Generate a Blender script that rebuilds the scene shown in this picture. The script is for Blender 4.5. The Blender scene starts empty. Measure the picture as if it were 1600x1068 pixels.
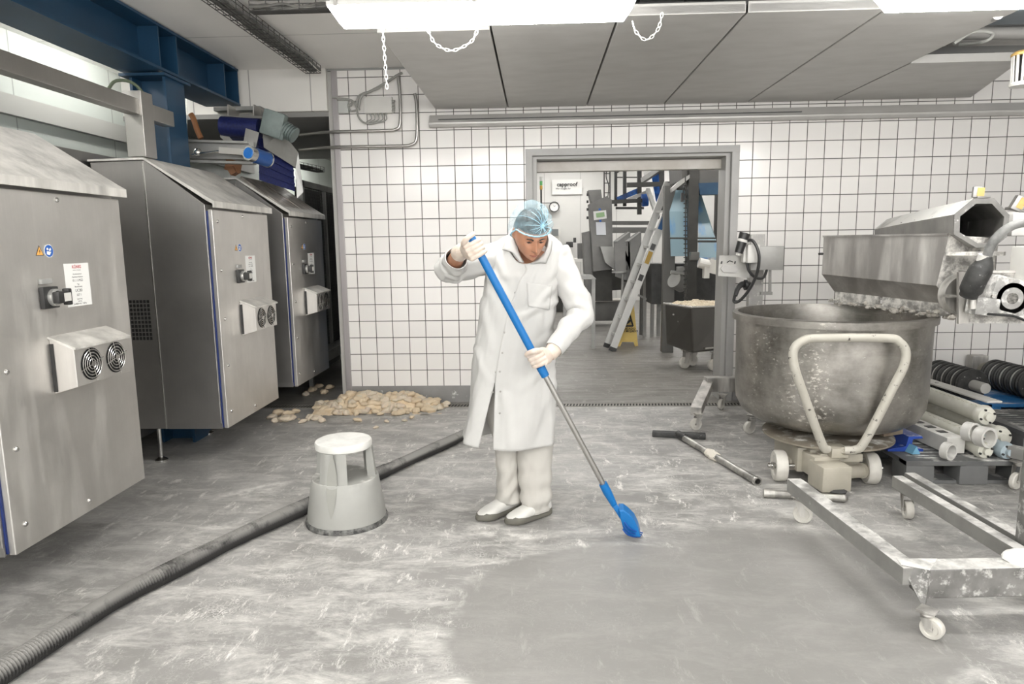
import bpy, bmesh, math, random
from math import pi, sin, cos, radians as R
from mathutils import Vector as V, Matrix, noise as mnoise
random.seed(7)
scn = bpy.context.scene
C = bpy.context.scene.collection

# ---------------------------------------------------------------- camera
EYE = V((0, 0, 1.47)); FPX = 1060.5
YAW, PITCH, ROLL = .0392, .1443, -.0144
FWD = V((-sin(YAW)*cos(PITCH), cos(YAW)*cos(PITCH), -sin(PITCH)))
_r = V((cos(YAW), sin(YAW), 0)); _u = _r.cross(FWD)
RGT = cos(ROLL)*_r + sin(ROLL)*_u
UPV = -sin(ROLL)*_r + cos(ROLL)*_u
cam = bpy.data.cameras.new('camera')
camo = bpy.data.objects.new('camera', cam); C.objects.link(camo)
cam.sensor_width = 36; cam.lens = 36*FPX/1600; cam.clip_start = .05; cam.clip_end = 100
camo.matrix_world = Matrix(((RGT.x, UPV.x, -FWD.x, EYE.x), (RGT.y, UPV.y, -FWD.y, EYE.y), (RGT.z, UPV.z, -FWD.z, EYE.z), (0, 0, 0, 1)))
scn.camera = camo
def ray(x, y): return FWD + RGT*((x-800)/FPX) + UPV*((534-y)/FPX)
def fl(x, y, z=0.): d = ray(x, y); return EYE + d*((z-EYE.z)/d.z)     # point of the photograph at height z
def aY(x, y, Y): d = ray(x, y); return EYE + d*(Y/d.y)                # point of the photograph at distance Y
def aX(x, y, X): d = ray(x, y); return EYE + d*(X/d.x)

# ---------------------------------------------------------------- world + exposure
w = bpy.data.worlds.new('hall_ambient_fill'); scn.world = w; w.use_nodes = True  # even ambient fill standing in for the unseen rest of the hall
bg = w.node_tree.nodes['Background']; bg.inputs[0].default_value = (1.0, .985, .972, 1); bg.inputs[1].default_value = 1.3
vs = scn.view_settings
vs.view_transform = 'Standard'; vs.look = 'None'; vs.gamma = 1; vs.use_curve_mapping = False
vs.exposure = 1.42
LAMP_E = 21.0       # emission of a lamp diffuser
FILL_ROOM2 = 17.0

# ---------------------------------------------------------------- materials
def nn(nt, t, **kw):
    n = nt.nodes.new(t)
    for k, v in kw.items():
        if k[0] == 'i' and k[1:].isdigit(): n.inputs[int(k[1:])].default_value = v
        else: setattr(n, k, v)
    return n
def ramp(nt, src, a, b, ca=(0, 0, 0, 1), cb=(1, 1, 1, 1)):
    r = nt.nodes.new('ShaderNodeValToRGB'); nt.links.new(src, r.inputs[0])
    r.color_ramp.elements[0].position = a; r.color_ramp.elements[1].position = b
    r.color_ramp.elements[0].color = ca; r.color_ramp.elements[1].color = cb
    return r.outputs[0]
def mixc(nt, f, a, b):
    m = nt.nodes.new('ShaderNodeMix'); m.data_type = 'RGBA'; 
    for s, v in ((0, f), (6, a), (7, b)):
        if hasattr(v, 'is_output') or isinstance(v, bpy.types.NodeSocket): nt.links.new(v, m.inputs[s])
        else: m.inputs[s].default_value = v
    return m.outputs[2]
def mth(nt, op, a, b=0., c=None):
    m = nt.nodes.new('ShaderNodeMath'); m.operation = op
    for s, v in ((0, a), (1, b)) + (((2, c),) if c is not None else ()):
        if isinstance(v, bpy.types.NodeSocket): nt.links.new(v, m.inputs[s])
        else: m.inputs[s].default_value = v
    return m.outputs[0]
def coords(nt, scale=(1, 1, 1), kind='Object', rot=(0, 0, 0), loc=(0, 0, 0)):
    t = nt.nodes.new('ShaderNodeTexCoord'); m = nt.nodes.new('ShaderNodeMapping')
    m.inputs['Scale'].default_value = scale; m.inputs['Rotation'].default_value = rot; m.inputs['Location'].default_value = loc
    nt.links.new(t.outputs[kind], m.inputs[0]); return m.outputs[0]
def noi(nt, vec, scale, detail=4, rough=.55, dist=0.):
    n = nt.nodes.new('ShaderNodeTexNoise'); nt.links.new(vec, n.inputs['Vector'])
    n.inputs['Scale'].default_value = scale; n.inputs['Detail'].default_value = detail
    n.inputs['Roughness'].default_value = rough; n.inputs['Distortion'].default_value = dist
    return n.outputs[0]
def c4(c): return (c[0], c[1], c[2], 1)
def new_mat(name):
    m = bpy.data.materials.new(name); m.use_nodes = True
    return m, m.node_tree, m.node_tree.nodes['Principled BSDF']
def mat(name, c, c2=None, sc=6, rough=.5, metal=0., bump=0., bsc=60, stretch=(1, 1, 1), flour=0., fsc=14, flc=(.8, .79, .76), up=0.,
        lo=.35, hi=.65, sss=0., wear=None, wsc=20, wt=.62, kind='Object', alpha=1., rvar=0., spec=.5, emit=0):
    m, nt, b = new_mat(name)
    vec = coords(nt, stretch, kind)
    col = c4(c)
    if c2 is not None:
        col = mixc(nt, ramp(nt, noi(nt, vec, sc, 5), lo, hi), c4(c), c4(c2))
    if wear is not None:
        col = mixc(nt, ramp(nt, noi(nt, coords(nt, (1, 1, 1), kind), wsc, 6, .7), wt, wt+.05), col, c4(wear))
    rg = rough
    if flour or up:
        f = ramp(nt, noi(nt, coords(nt, (1, 1, 1), kind, loc=(3, 1, 7)), fsc, 7, .7), .72-flour*.5, .8-flour*.35)
        if up:
            g = nt.nodes.new('ShaderNodeNewGeometry'); s = nt.nodes.new('ShaderNodeSeparateXYZ'); nt.links.new(g.outputs['Normal'], s.inputs[0])
            u = ramp(nt, s.outputs[2], .35, .65)
            n2 = ramp(nt, noi(nt, coords(nt, (1, 1, 1), kind, loc=(1, 4, 2)), fsc*.6, 6, .65), .62-up*.4, .72-up*.2)
            f = mth(nt, 'MAXIMUM', f if flour else 0., mth(nt, 'MULTIPLY', u, n2))
        col = mixc(nt, f, col, c4(flc))
        if metal: 
            mm = mth(nt, 'MULTIPLY', mth(nt, 'SUBTRACT', 1., f), metal); nt.links.new(mm, b.inputs['Metallic'])
        rg = mth(nt, 'MULTIPLY_ADD', f, .8-rough, rough)
    elif rvar:
        rg = mth(nt, 'MULTIPLY_ADD', noi(nt, coords(nt, (1, 1, 1), kind), 4, 5, .6), rvar, rough-rvar*.5)
    for key, v in (('Base Color', col), ('Roughness', rg)):
        if isinstance(v, bpy.types.NodeSocket): nt.links.new(v, b.inputs[key])
        else: b.inputs[key].default_value = v
    if not (metal and (flour or up)): b.inputs['Metallic'].default_value = metal
    b.inputs['Specular IOR Level'].default_value = spec
    if alpha < 1: b.inputs['Alpha'].default_value = alpha
    if sss: b.inputs['Subsurface Weight'].default_value = sss; b.inputs['Subsurface Radius'].default_value = (.02, .008, .004)
    if bump:
        bp = nt.nodes.new('ShaderNodeBump'); bp.inputs['Strength'].default_value = bump; bp.inputs['Distance'].default_value = .004
        nt.links.new(noi(nt, vec, bsc, 4), bp.inputs['Height']); nt.links.new(bp.outputs[0], b.inputs['Normal'])
    return m
def brushed(name, c=(.62, .60, .57), rough=.34, axis=2, flour=0., c2=None, streak=.12):
    """brushed stainless: fine grain along one axis, cloudy roughness, streaks of flour where there is any"""
    m, nt, b = new_mat(name)
    st = [160, 160, 160]; st[axis] = 2.5
    g = noi(nt, coords(nt, tuple(st)), 1, 3, .6)
    cloud = noi(nt, coords(nt, (1, 1, 1)), 2.2, 5, .6)
    d = tuple(x*.8 for x in c)
    col = mixc(nt, ramp(nt, cloud, .3, .7), c4(d), c4(c))
    col = mixc(nt, mth(nt, 'MULTIPLY', g, .25), col, c4((c[0]*.72, c[1]*.72, c[2]*.72)))
    if flour:
        s2 = [9, 9, 9]; s2[2] = 1.6
        f = ramp(nt, noi(nt, coords(nt, tuple(s2)), 1, 6, .65), .62-flour*.4, .85-flour*.25)
        f = mth(nt, 'MULTIPLY', f, min(1, flour*1.6))
        col = mixc(nt, f, col, (.72, .7, .66, 1))
        nt.links.new(mth(nt, 'MULTIPLY_ADD', f, -.9, 1.), b.inputs['Metallic'])
    else: b.inputs['Metallic'].default_value = 1
    nt.links.new(col, b.inputs['Base Color'])
    nt.links.new(mth(nt, 'MULTIPLY_ADD', mth(nt, 'ADD', cloud, g), streak, rough-streak*.6), b.inputs['Roughness'])
    bp = nt.nodes.new('ShaderNodeBump'); bp.inputs['Strength'].default_value = .12; bp.inputs['Distance'].default_value = .001
    nt.links.new(g, bp.inputs['Height']); nt.links.new(bp.outputs[0], b.inputs['Normal'])
    return m
def emis(name, c, s):
    m, nt, b = new_mat(name); b.inputs['Base Color'].default_value = c4(c)
    b.inputs['Emission Color'].default_value = c4(c); b.inputs['Emission Strength'].default_value = s
    return m

# ---------------------------------------------------------------- mesh helpers
def frame_of(d):
    d = V(d).normalized(); a = V((0, 0, 1)) if abs(d.z) < .95 else V((0, 1, 0))
    x = a.cross(d).normalized(); y = d.cross(x).normalized(); return x, y, d
def spline(pts, n=8, closed=False):
    P = [V(p) for p in pts]; out = []; m = len(P)
    for i in range(m if closed else m-1):
        if closed: p0, p1, p2, p3 = P[(i-1) % m], P[i], P[(i+1) % m], P[(i+2) % m]
        else:
            p1, p2 = P[i], P[i+1]; p0 = P[i-1] if i else p1*2-p2; p3 = P[i+2] if i+2 < m else p2*2-p1
        for k in range(n):
            t = k/n
            out.append(.5*((2*p1)+(p2-p0)*t+(2*p0-5*p1+4*p2-p3)*t*t+(3*p1-p0-3*p2+p3)*t**3))
    if not closed: out.append(P[-1].copy())
    return out
class MB:
    def __init__(s): s.b = bmesh.new()
    def quad(s, *p): s.b.faces.new([s.b.verts.new(V(q)) for q in p]); return s
    def box(s, c, d, rot=None, bev=0.):
        """centre, size, optional 3x3 / euler rotation"""
        M = Matrix.Translation(V(c))
        if rot is not None:
            from mathutils import Euler
            M = M @ (rot.to_4x4() if isinstance(rot, Matrix) else Euler(rot).to_matrix().to_4x4())
        g = bmesh.ops.create_cube(s.b, size=1, matrix=M @ Matrix.Diagonal((d[0], d[1], d[2], 1)))
        if bev:
            ed = {e for v in g['verts'] for e in v.link_edges}
            bmesh.ops.bevel(s.b, geom=list(ed), offset=bev, segments=2, affect='EDGES', profile=.6)
        return s
    def bx(s, x0, x1, y0, y1, z0, z1, bev=0.):
        return s.box(((x0+x1)/2, (y0+y1)/2, (z0+z1)/2), (abs(x1-x0), abs(y1-y0), abs(z1-z0)), None, bev)
    def bar(s, a, b, w, h=None, up=(0, 0, 1), bev=0.):
        a, b = V(a), V(b); h = h or w; d = (b-a); L = d.length; d.normalize()
        u = V(up); x = u.cross(d)
        if x.length < 1e-4: x = V((1, 0, 0)).cross(d)
        x.normalize(); z = d.cross(x).normalized()
        M = Matrix((x, d, z)).transposed()
        # columns x,d,z
        return s.box((a+b)/2, (w, L, h), M, bev)
    def tube(s, pts, r, seg=12, caps=True, closed=False):
        P = [V(p) for p in pts]; n = len(P); rings = []; X = None
        for i, p in enumerate(P):
            if closed: t = (P[(i+1) % n]-P[i-1]).normalized()
            else: t = (P[min(i+1, n-1)]-P[max(i-1, 0)]).normalized()
            if X is None: X, Y, _ = frame_of(t)
            else:
                X = (X - t*X.dot(t)).normalized(); Y = t.cross(X).normalized()
            rr = r(i/(n-1)) if callable(r) else (r[i] if isinstance(r, (list, tuple)) else r)
            rings.append([s.b.verts.new(p+(X*cos(2*pi*k/seg)+Y*sin(2*pi*k/seg))*rr) for k in range(seg)])
        for i in range(n if closed else n-1):
            a, b = rings[i], rings[(i+1) % n]
            for k in range(seg): s.b.faces.new((a[k], a[(k+1) % seg], b[(k+1) % seg], b[k]))
        if caps and not closed: s.b.faces.new(rings[0][::-1]); s.b.faces.new(rings[-1])
        return s
    def cyl(s, a, b, r, r2=None, seg=24): return s.tube([a, b], [r, r if r2 is None else r2], seg)
    def ring(s, a, b, r, ri, seg=24):
        """open tube with wall thickness"""
        return s.lathe([(r, 0), (r, (V(b)-V(a)).length), (ri, (V(b)-V(a)).length), (ri, 0), (r, 0)], a, V(b)-V(a), seg)
    def lathe(s, prof, o=(0, 0, 0), axis=(0, 0, 1), seg=48, a0=0, a1=2*pi):
        X, Y, Z = frame_of(axis); o = V(o); full = abs(a1-a0-2*pi) < 1e-6
        N = seg if full else seg+1; rings = []
        for k in range(N):
            a = a0+(a1-a0)*k/seg; d = X*cos(a)+Y*sin(a)
            rings.append([s.b.verts.new(o+d*r+Z*z) for r, z in prof])
        for k in range(seg):
            A, B_ = rings[k], rings[(k+1) % N]
            for i in range(len(prof)-1):
                if prof[i][0] < 1e-6 and prof[i+1][0] < 1e-6: continue
                s.b.faces.new((A[i], B_[i], B_[i+1], A[i+1]))
        return s
    def prism(s, poly, vec, cap=True):
        vec = V(vec); a = [s.b.verts.new(V(p)) for p in poly]; b = [s.b.verts.new(V(p)+vec) for p in poly]; n = len(a)
        for i in range(n): s.b.faces.new((a[i], a[(i+1) % n], b[(i+1) % n], b[i]))
        if cap: s.b.faces.new(a[::-1]); s.b.faces.new(b)
        return s
    def hull(s, bot, top):
        a = [s.b.verts.new(V(p)) for p in bot]; b = [s.b.verts.new(V(p)) for p in top]; n = len(a)
        for i in range(n): s.b.faces.new((a[i], a[(i+1) % n], b[(i+1) % n], b[i]))
        s.b.faces.new(a[::-1]); s.b.faces.new(b); return s
    def loft(s, rings, caps=True, closed=True):
        R_ = [[s.b.verts.new(V(p)) for p in r] for r in rings]
        for a, b in zip(R_, R_[1:]):
            n = len(a)
            for k in range(n if closed else n-1): s.b.faces.new((a[k], a[(k+1) % n], b[(k+1) % n], b[k]))
        if caps and closed: s.b.faces.new(R_[0][::-1]); s.b.faces.new(R_[-1])
        return s
    def ball(s, c, r, seg=16, rot=None):
        if not hasattr(r, '__len__'): r = (r, r, r)
        M = Matrix.Translation(V(c))
        if rot is not None:
            from mathutils import Euler
            M = M @ (rot.to_4x4() if isinstance(rot, Matrix) else Euler(rot).to_matrix().to_4x4())
        bmesh.ops.create_uvsphere(s.b, u_segments=seg, v_segments=max(6, seg//2), radius=1, matrix=M @ Matrix.Diagonal((r[0], r[1], r[2], 1)))
        return s
    def jitter(s, amp, sc, seed=0):
        for v in s.b.verts:
            q = v.co*sc+V((seed, seed*1.7, seed*.3)); v.co += V((mnoise.noise(q), mnoise.noise(q+V((9, 0, 0))), mnoise.noise(q+V((0, 9, 0)))))*amp
        return s
    def build(s, name, m, parent=None, smooth=35, bevel=0., origin=None, cut=None):
        bmesh.ops.remove_doubles(s.b, verts=s.b.verts, dist=1e-6)
        bmesh.ops.recalc_face_normals(s.b, faces=s.b.faces)
        me = bpy.data.meshes.new(name)
        co = [v.co for v in s.b.verts]
        if origin is None:
            lo = V((min(c.x for c in co), min(c.y for c in co), min(c.z for c in co))); hi = V((max(c.x for c in co), max(c.y for c in co), max(c.z for c in co)))
            origin = V(((lo.x+hi.x)/2, (lo.y+hi.y)/2, lo.z))
        origin = V(origin)
        for v in s.b.verts: v.co -= origin
        s.b.to_mesh(me); s.b.free()
        for mm in (m if isinstance(m, (list, tuple)) else [m]): me.materials.append(mm)
        if smooth:
            me.shade_smooth()
            me.set_sharp_from_angle(angle=R(smooth))
        o = bpy.data.objects.new(name, me); C.objects.link(o); o.location = origin
        if parent is not None:
            o.parent = parent; o.matrix_parent_inverse = pworld(parent).inverted()
        if bevel:
            bv = o.modifiers.new('bevel', 'BEVEL'); bv.width = bevel; bv.segments = 2; bv.limit_method = 'ANGLE'; bv.angle_limit = R(40)
        return o
def pworld(o):
    Mx = o.matrix_basis.copy()
    return (pworld(o.parent) @ o.matrix_parent_inverse @ Mx) if o.parent else Mx
def tag(o, label=None, cat=None, group=None, kind=None):
    if label: o['label'] = label
    if cat: o['category'] = cat
    if group: o['group'] = group
    if kind: o['kind'] = kind
    return o
def thing(name, label, cat, loc, group=None):
    o = bpy.data.objects.new(name, None); C.objects.link(o); o.location = V(loc); o.empty_display_size = .1
    return tag(o, label, cat, group)
def struct(o): o['kind'] = 'structure'; return o
KIDS = {}
def kids(o): return [c for c in C.objects if c.parent == o]
def copy_tree(o, parent=None):
    c = o.copy(); C.objects.link(c)
    if parent is not None: c.parent = parent; c.matrix_parent_inverse = o.matrix_parent_inverse.copy()
    for ch in kids(o): copy_tree(ch, c)
    return c
def text_mesh(s, size, name, m, M, parent=None, align='CENTER', depth=.0006, bold=False):
    """lettering as a mesh; M: 4x4 placing the text plane"""
    cu = bpy.data.curves.new(name, 'FONT'); cu.body = s; cu.size = size; cu.align_x = align; cu.align_y = 'CENTER'; cu.extrude = depth
    cu.resolution_u = 2
    if bold: cu.offset = size*.02
    t = bpy.data.objects.new(name, cu); C.objects.link(t)
    me = bpy.data.meshes.new_from_object(t.evaluated_get(bpy.context.evaluated_depsgraph_get()))
    bpy.data.objects.remove(t); bpy.data.curves.remove(cu)
    me.name = name; me.transform(M); me.materials.clear(); me.materials.append(m)
    o = bpy.data.objects.new(name, me); C.objects.link(o)
    if parent is not None: o.parent = parent; o.matrix_parent_inverse = pworld(parent).inverted()
    return o
def plane_M(o, x, y):
    """4x4 with given origin and in-plane right / up axes"""
    x = V(x).normalized(); y = V(y).normalized(); z = x.cross(y).normalized()
    return Matrix(((x.x, y.x, z.x, o[0]), (x.y, y.y, z.y, o[1]), (x.z, y.z, z.z, o[2]), (0, 0, 0, 1)))
# ================================================================ shared materials
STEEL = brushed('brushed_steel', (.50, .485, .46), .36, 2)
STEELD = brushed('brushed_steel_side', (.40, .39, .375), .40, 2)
STEELF = brushed('floury_steel', (.46, .445, .42), .38, 2, flour=.55)
STEELB = mat('dull_steel', (.36, .35, .335), (.27, .265, .255), 3, .42, .85)
GREYP = mat('grey_paint', (.20, .2, .195), (.15, .15, .147), 4, .5)
DARK = mat('dark_steel', (.07, .07, .068), (.04, .04, .04), 5, .5, .5)
BLACKP = mat('black_plastic', (.022, .022, .022), rough=.4)
BLACKF = mat('black_plastic_floury', (.02, .02, .02), (.05, .05, .048), 18, .5, flour=.2, fsc=30)
BLUEP = mat('blue_painted_steel', (.010, .050, .105), (.008, .040, .085), 3, .42, wear=(.35, .42, .5), wsc=30, wt=.70)
BLUEPL = mat('blue_plastic', (.0, .19, .62), rough=.38)
BLUEB = mat('blue_belt', (.004, .008, .06), (.008, .015, .10), 60, .5, bump=.6, bsc=60)
WHITEP = mat('white_paint', (.62, .61, .58), (.55, .54, .51), 3, .5)
CREAM = mat('cream_paint', (.43, .40, .335), (.37, .345, .285), 8, .5, wear=(.12, .09, .07), wsc=34, wt=.69)
WHEELW = mat('white_wheel', (.62, .6, .55), (.5, .48, .44), 10, .5)
PAPER = mat('paper', (.78, .78, .76), rough=.8)
INK = mat('ink', (.03, .03, .03), rough=.8)
INKR = mat('red_ink', (.45, .02, .03), rough=.8)
BOLT = mat('bolt_metal', (.6, .59, .57), rough=.25, metal=1)
DOUGH = mat('dough', (.66, .585, .475), (.58, .485, .37), 14, .75, flour=.25, fsc=22, flc=(.78, .73, .64), bump=.5, bsc=40, sss=.1)
DOUGH2 = mat('dry_dough', (.62, .48, .32), (.70, .60, .45), 16, .8, flour=.2, fsc=18, flc=(.78, .73, .64), bump=.6, bsc=40)
RUBBER = mat('black_rubber', (.03, .03, .03), (.05, .05, .05), 10, .6)
GALV = mat('galvanised_sheet', (.50, .49, .47), (.44, .43, .41), 3, .5, .25, stretch=(1, 2.2, 1))

def tile_mat():
    m, nt, b = new_mat('white_glazed_tiles')
    t = nt.nodes.new('ShaderNodeTexCoord'); s = nt.nodes.new('ShaderNodeSeparateXYZ'); nt.links.new(t.outputs['Object'], s.inputs[0])
    g = nt.nodes.new('ShaderNodeNewGeometry'); gs = nt.nodes.new('ShaderNodeSeparateXYZ'); nt.links.new(g.outputs['Normal'], gs.inputs[0])
    side = mth(nt, 'GREATER_THAN', mth(nt, 'ABSOLUTE', gs.outputs[0]), .5)
    h = mth(nt, 'ADD', mth(nt, 'MULTIPLY', s.outputs[0], mth(nt, 'SUBTRACT', 1., side)), mth(nt, 'MULTIPLY', s.outputs[1], side))
    u = mth(nt, 'DIVIDE', mth(nt, 'ADD', h, 1.8191), .155); v = mth(nt, 'DIVIDE', mth(nt, 'ADD', s.outputs[2], -2.4757+15.5), .155)
    du = mth(nt, 'ABSOLUTE', mth(nt, 'SUBTRACT', mth(nt, 'FRACT', mth(nt, 'ADD', u, 20.5)), .5))
    dv = mth(nt, 'ABSOLUTE', mth(nt, 'SUBTRACT', mth(nt, 'FRACT', mth(nt, 'ADD', v, .5)), .5))
    d = mth(nt, 'MINIMUM', du, dv)
    mask = ramp(nt, d, .016, .026)
    cu = mth(nt, 'FLOOR', mth(nt, 'ADD', u, 20.)); cv = mth(nt, 'FLOOR', v)
    wn = nt.nodes.new('ShaderNodeTexWhiteNoise'); cx = nt.nodes.new('ShaderNodeCombineXYZ'); nt.links.new(cu, cx.inputs[0]); nt.links.new(cv, cx.inputs[1]); nt.links.new(cx.outputs[0], wn.inputs['Vector'])
    tc = mixc(nt, wn.outputs[0], (.74, .72, .695, 1), (.78, .76, .735, 1))
    nt.links.new(mixc(nt, mask, (.085, .078, .07, 1), tc), b.inputs['Base Color'])
    nt.links.new(mth(nt, 'MULTIPLY_ADD', mask, -.62, .8), b.inputs['Roughness'])
    bp = nt.nodes.new('ShaderNodeBump'); bp.inputs['Strength'].default_value = .6; bp.inputs['Distance'].default_value = .003
    ww = noi(nt, t.outputs['Object'], 9, 2)
    nt.links.new(mth(nt, 'MULTIPLY_ADD', ww, .25, mask), bp.inputs['Height']); nt.links.new(bp.outputs[0], b.inputs['Normal'])
    return m
TILE = tile_mat()

def floor_mat(name, base, base2, flour, brown=0.):
    m, nt, b = new_mat(name)
    P0 = coords(nt)
    big = noi(nt, P0, .9, 5, .6); mid = noi(nt, coords(nt, (1, 1, 1), rot=(0, 0, .5)), 3.2, 8, .72, .2)
    col = mixc(nt, ramp(nt, mth(nt, 'ADD', mth(nt, 'MULTIPLY', big, .6), mth(nt, 'MULTIPLY', mid, .4)), .36, .64), c4(base), c4(base2))
    if brown: 
        st = noi(nt, coords(nt, (.6, 5, 1)), 2.5, 6, .7)
        col = mixc(nt, mth(nt, 'MULTIPLY', ramp(nt, st, .4, .62), .6), col, (.085, .075, .062, 1))
    # trodden flour: crumbly flakes, swept streaks, and a thin film
    s1 = noi(nt, coords(nt, (1.1, 2.6, 1), rot=(0, 0, .35)), 2.6, 10, .80, .35)
    s2 = noi(nt, coords(nt, (2.6, 1, 1), rot=(0, 0, -.9)), 4.2, 10, .82, .25)
    vo = nt.nodes.new('ShaderNodeTexVoronoi'); vo.feature = 'DISTANCE_TO_EDGE'; vo.inputs['Scale'].default_value = 70
    nt.links.new(noiV(nt, P0, 5, .09), vo.inputs['Vector'])
    flake = ramp(nt, vo.outputs[0], .02, .16, (1, 1, 1, 1), (0, 0, 0, 1))
    where = ramp(nt, noi(nt, coords(nt, (1, 1, 1), loc=(5, 2, 0)), 1.5, 4, .6), .47, .60)
    film = ramp(nt, s1, .46, .66); streak = ramp(nt, s2, .54, .64)
    fl_ = mth(nt, 'MAXIMUM', mth(nt, 'MULTIPLY', film, .72), mth(nt, 'MULTIPLY', streak, .95))
    fl_ = mth(nt, 'MAXIMUM', fl_, mth(nt, 'MULTIPLY', mth(nt, 'MULTIPLY', flake, where), ramp(nt, noi(nt, P0, 8, 6, .7), .46, .7)))
    spk = ramp(nt, noi(nt, P0, 48, 6, .8), .57, .66)
    fl_ = mth(nt, 'MAXIMUM', fl_, mth(nt, 'MULTIPLY', spk, mth(nt, 'MULTIPLY', where, .9)))
    if flour == 'main':
        s = nt.nodes.new('ShaderNodeSeparateXYZ'); nt.links.new(noiV(nt, P0, 2.2, .10), s.inputs[0])
        def ell(cx, cy, rx, ry, a=0., soft=.16):
            dx = mth(nt, 'SUBTRACT', s.outputs[0], cx); dy = mth(nt, 'SUBTRACT', s.outputs[1], cy)
            ux = mth(nt, 'DIVIDE', mth(nt, 'ADD', mth(nt, 'MULTIPLY', dx, cos(a)), mth(nt, 'MULTIPLY', dy, sin(a))), rx)
            uy = mth(nt, 'DIVIDE', mth(nt, 'SUBTRACT', mth(nt, 'MULTIPLY', dy, cos(a)), mth(nt, 'MULTIPLY', dx, sin(a))), ry)
            r2 = mth(nt, 'SQRT', mth(nt, 'ADD', mth(nt, 'MULTIPLY', ux, ux), mth(nt, 'MULTIPLY', uy, uy)))
            return ramp(nt, r2, 1-soft, 1, (1, 1, 1, 1), (0, 0, 0, 1))
        # the part already scraped clean in front of the worker
        clean = mth(nt, 'MAXIMUM', ell(.62, 2.55, 1.0, .62, -.12, .06), ell(1.25, 3.0, .75, .42, -.3, .25))
        clean = mth(nt, 'MAXIMUM', clean, ell(.35, 2.3, .72, .42, 0, .08))
        fl_ = mth(nt, 'MULTIPLY', fl_, mth(nt, 'MULTIPLY_ADD', clean, -.82, 1.))
        # thick heaps of loose flour scraped together
        pile = mth(nt, 'MULTIPLY', mth(nt, 'MAXIMUM', ell(-.12, 3.27, .30, .06, -.05, .6), ell(-1.75, 3.9, .26, .12, .8, .5)), ramp(nt, noi(nt, P0, 9, 6, .7), .38, .6))
        fl_ = mth(nt, 'MAXIMUM', fl_, mth(nt, 'MULTIPLY', pile, .9))
        # less flour and painted shade beneath the machines on the left
        bare_shade = mth(nt, 'MULTIPLY', mth(nt, 'SUBTRACT', -1.55, mth(nt, 'ADD', s.outputs[0], mth(nt, 'MULTIPLY', mth(nt, 'SUBTRACT', noi(nt, P0, 2.5, 6), .5), 1.6))), 2.2)
        bare_shade = mth(nt, 'MINIMUM', mth(nt, 'MAXIMUM', bare_shade, 0.), 1.)
        fl_ = mth(nt, 'MULTIPLY', fl_, mth(nt, 'MULTIPLY_ADD', bare_shade, -.45, 1.))
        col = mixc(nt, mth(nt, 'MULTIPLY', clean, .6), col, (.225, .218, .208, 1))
        col = mixc(nt, mth(nt, 'MULTIPLY', bare_shade, .25), col, (.20, .195, .185, 1))
    else: fl_ = mth(nt, 'MULTIPLY', fl_, flour)
    col = mixc(nt, fl_, col, (.74, .725, .69, 1))
    nt.links.new(col, b.inputs['Base Color'])
    nt.links.new(mth(nt, 'MULTIPLY_ADD', fl_, .4, .42), b.inputs['Roughness'])
    bp = nt.nodes.new('ShaderNodeBump'); bp.inputs['Strength'].default_value = .25; bp.inputs['Distance'].default_value = .003
    nt.links.new(mth(nt, 'ADD', mid, fl_), bp.inputs['Height']); nt.links.new(bp.outputs[0], b.inputs['Normal'])
    return m
def noiV(nt, vec, sc, amp):
    n = nt.nodes.new('ShaderNodeTexNoise'); nt.links.new(vec, n.inputs['Vector']); n.inputs['Scale'].default_value = sc; n.inputs['Detail'].default_value = 4
    a = nt.nodes.new('ShaderNodeVectorMath'); a.operation = 'MULTIPLY_ADD'; nt.links.new(n.outputs['Color'], a.inputs[0])
    a.inputs[1].default_value = (amp*2, amp*2, amp*2); nt.links.new(vec, a.inputs[2])
    b2 = nt.nodes.new('ShaderNodeVectorMath'); b2.operation = 'SUBTRACT'; nt.links.new(a.outputs[0], b2.inputs[0]); b2.inputs[1].default_value = (amp, amp, amp)
    return b2.outputs[0]

# ================================================================ the setting
W = 6.227
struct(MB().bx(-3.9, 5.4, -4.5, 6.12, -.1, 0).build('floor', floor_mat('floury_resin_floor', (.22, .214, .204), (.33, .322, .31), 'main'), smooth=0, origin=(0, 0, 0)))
struct(MB().bx(-6.5, 8, 6.12, 18, -.1, 0).build('floor', floor_mat('back_room_floor', (.17, .16, .148), (.23, .222, .205), .30, 1.), smooth=0, origin=(0, 0, 0)))
mb = MB(); mb.bx(-1.767, -.094, W, W+.22, .156, 3.0); mb.bx(1.775, 5.4, W, W+.22, .156, 3.0); mb.bx(-.094, 1.775, W, W+.22, 2.287, 3.0)
struct(mb.build('wall_back', TILE, smooth=0, origin=(0, 0, 0)))
BASE = mat('grey_skirting', (.26, .255, .25), (.22, .215, .21), 5, .5, flour=.2, fsc=8)
struct(MB().bx(-1.80, -.10, W-.006, W+.2, 0, .156).build('baseboard_back', BASE, smooth=0))
struct(MB().bx(1.78, 5.4, W-.006, W+.2, 0, .156).build('baseboard_back', BASE, smooth=0))
struct(MB().bx(5.2, 5.4, -4.5, W, 0, 3.3).build('wall_right', TILE, smooth=0, origin=(0, 0, 0)))
TRIM = mat('trim_metal', (.36, .355, .345), (.31, .305, .295), 4, .5, .15)
struct(MB().bx(-1.815, -1.762, W-.012, W+.24, 0, 3.0, .004).build('trim_1', mat('corner_guard', (.34, .32, .32), rough=.4, metal=.4), smooth=0))
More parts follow.
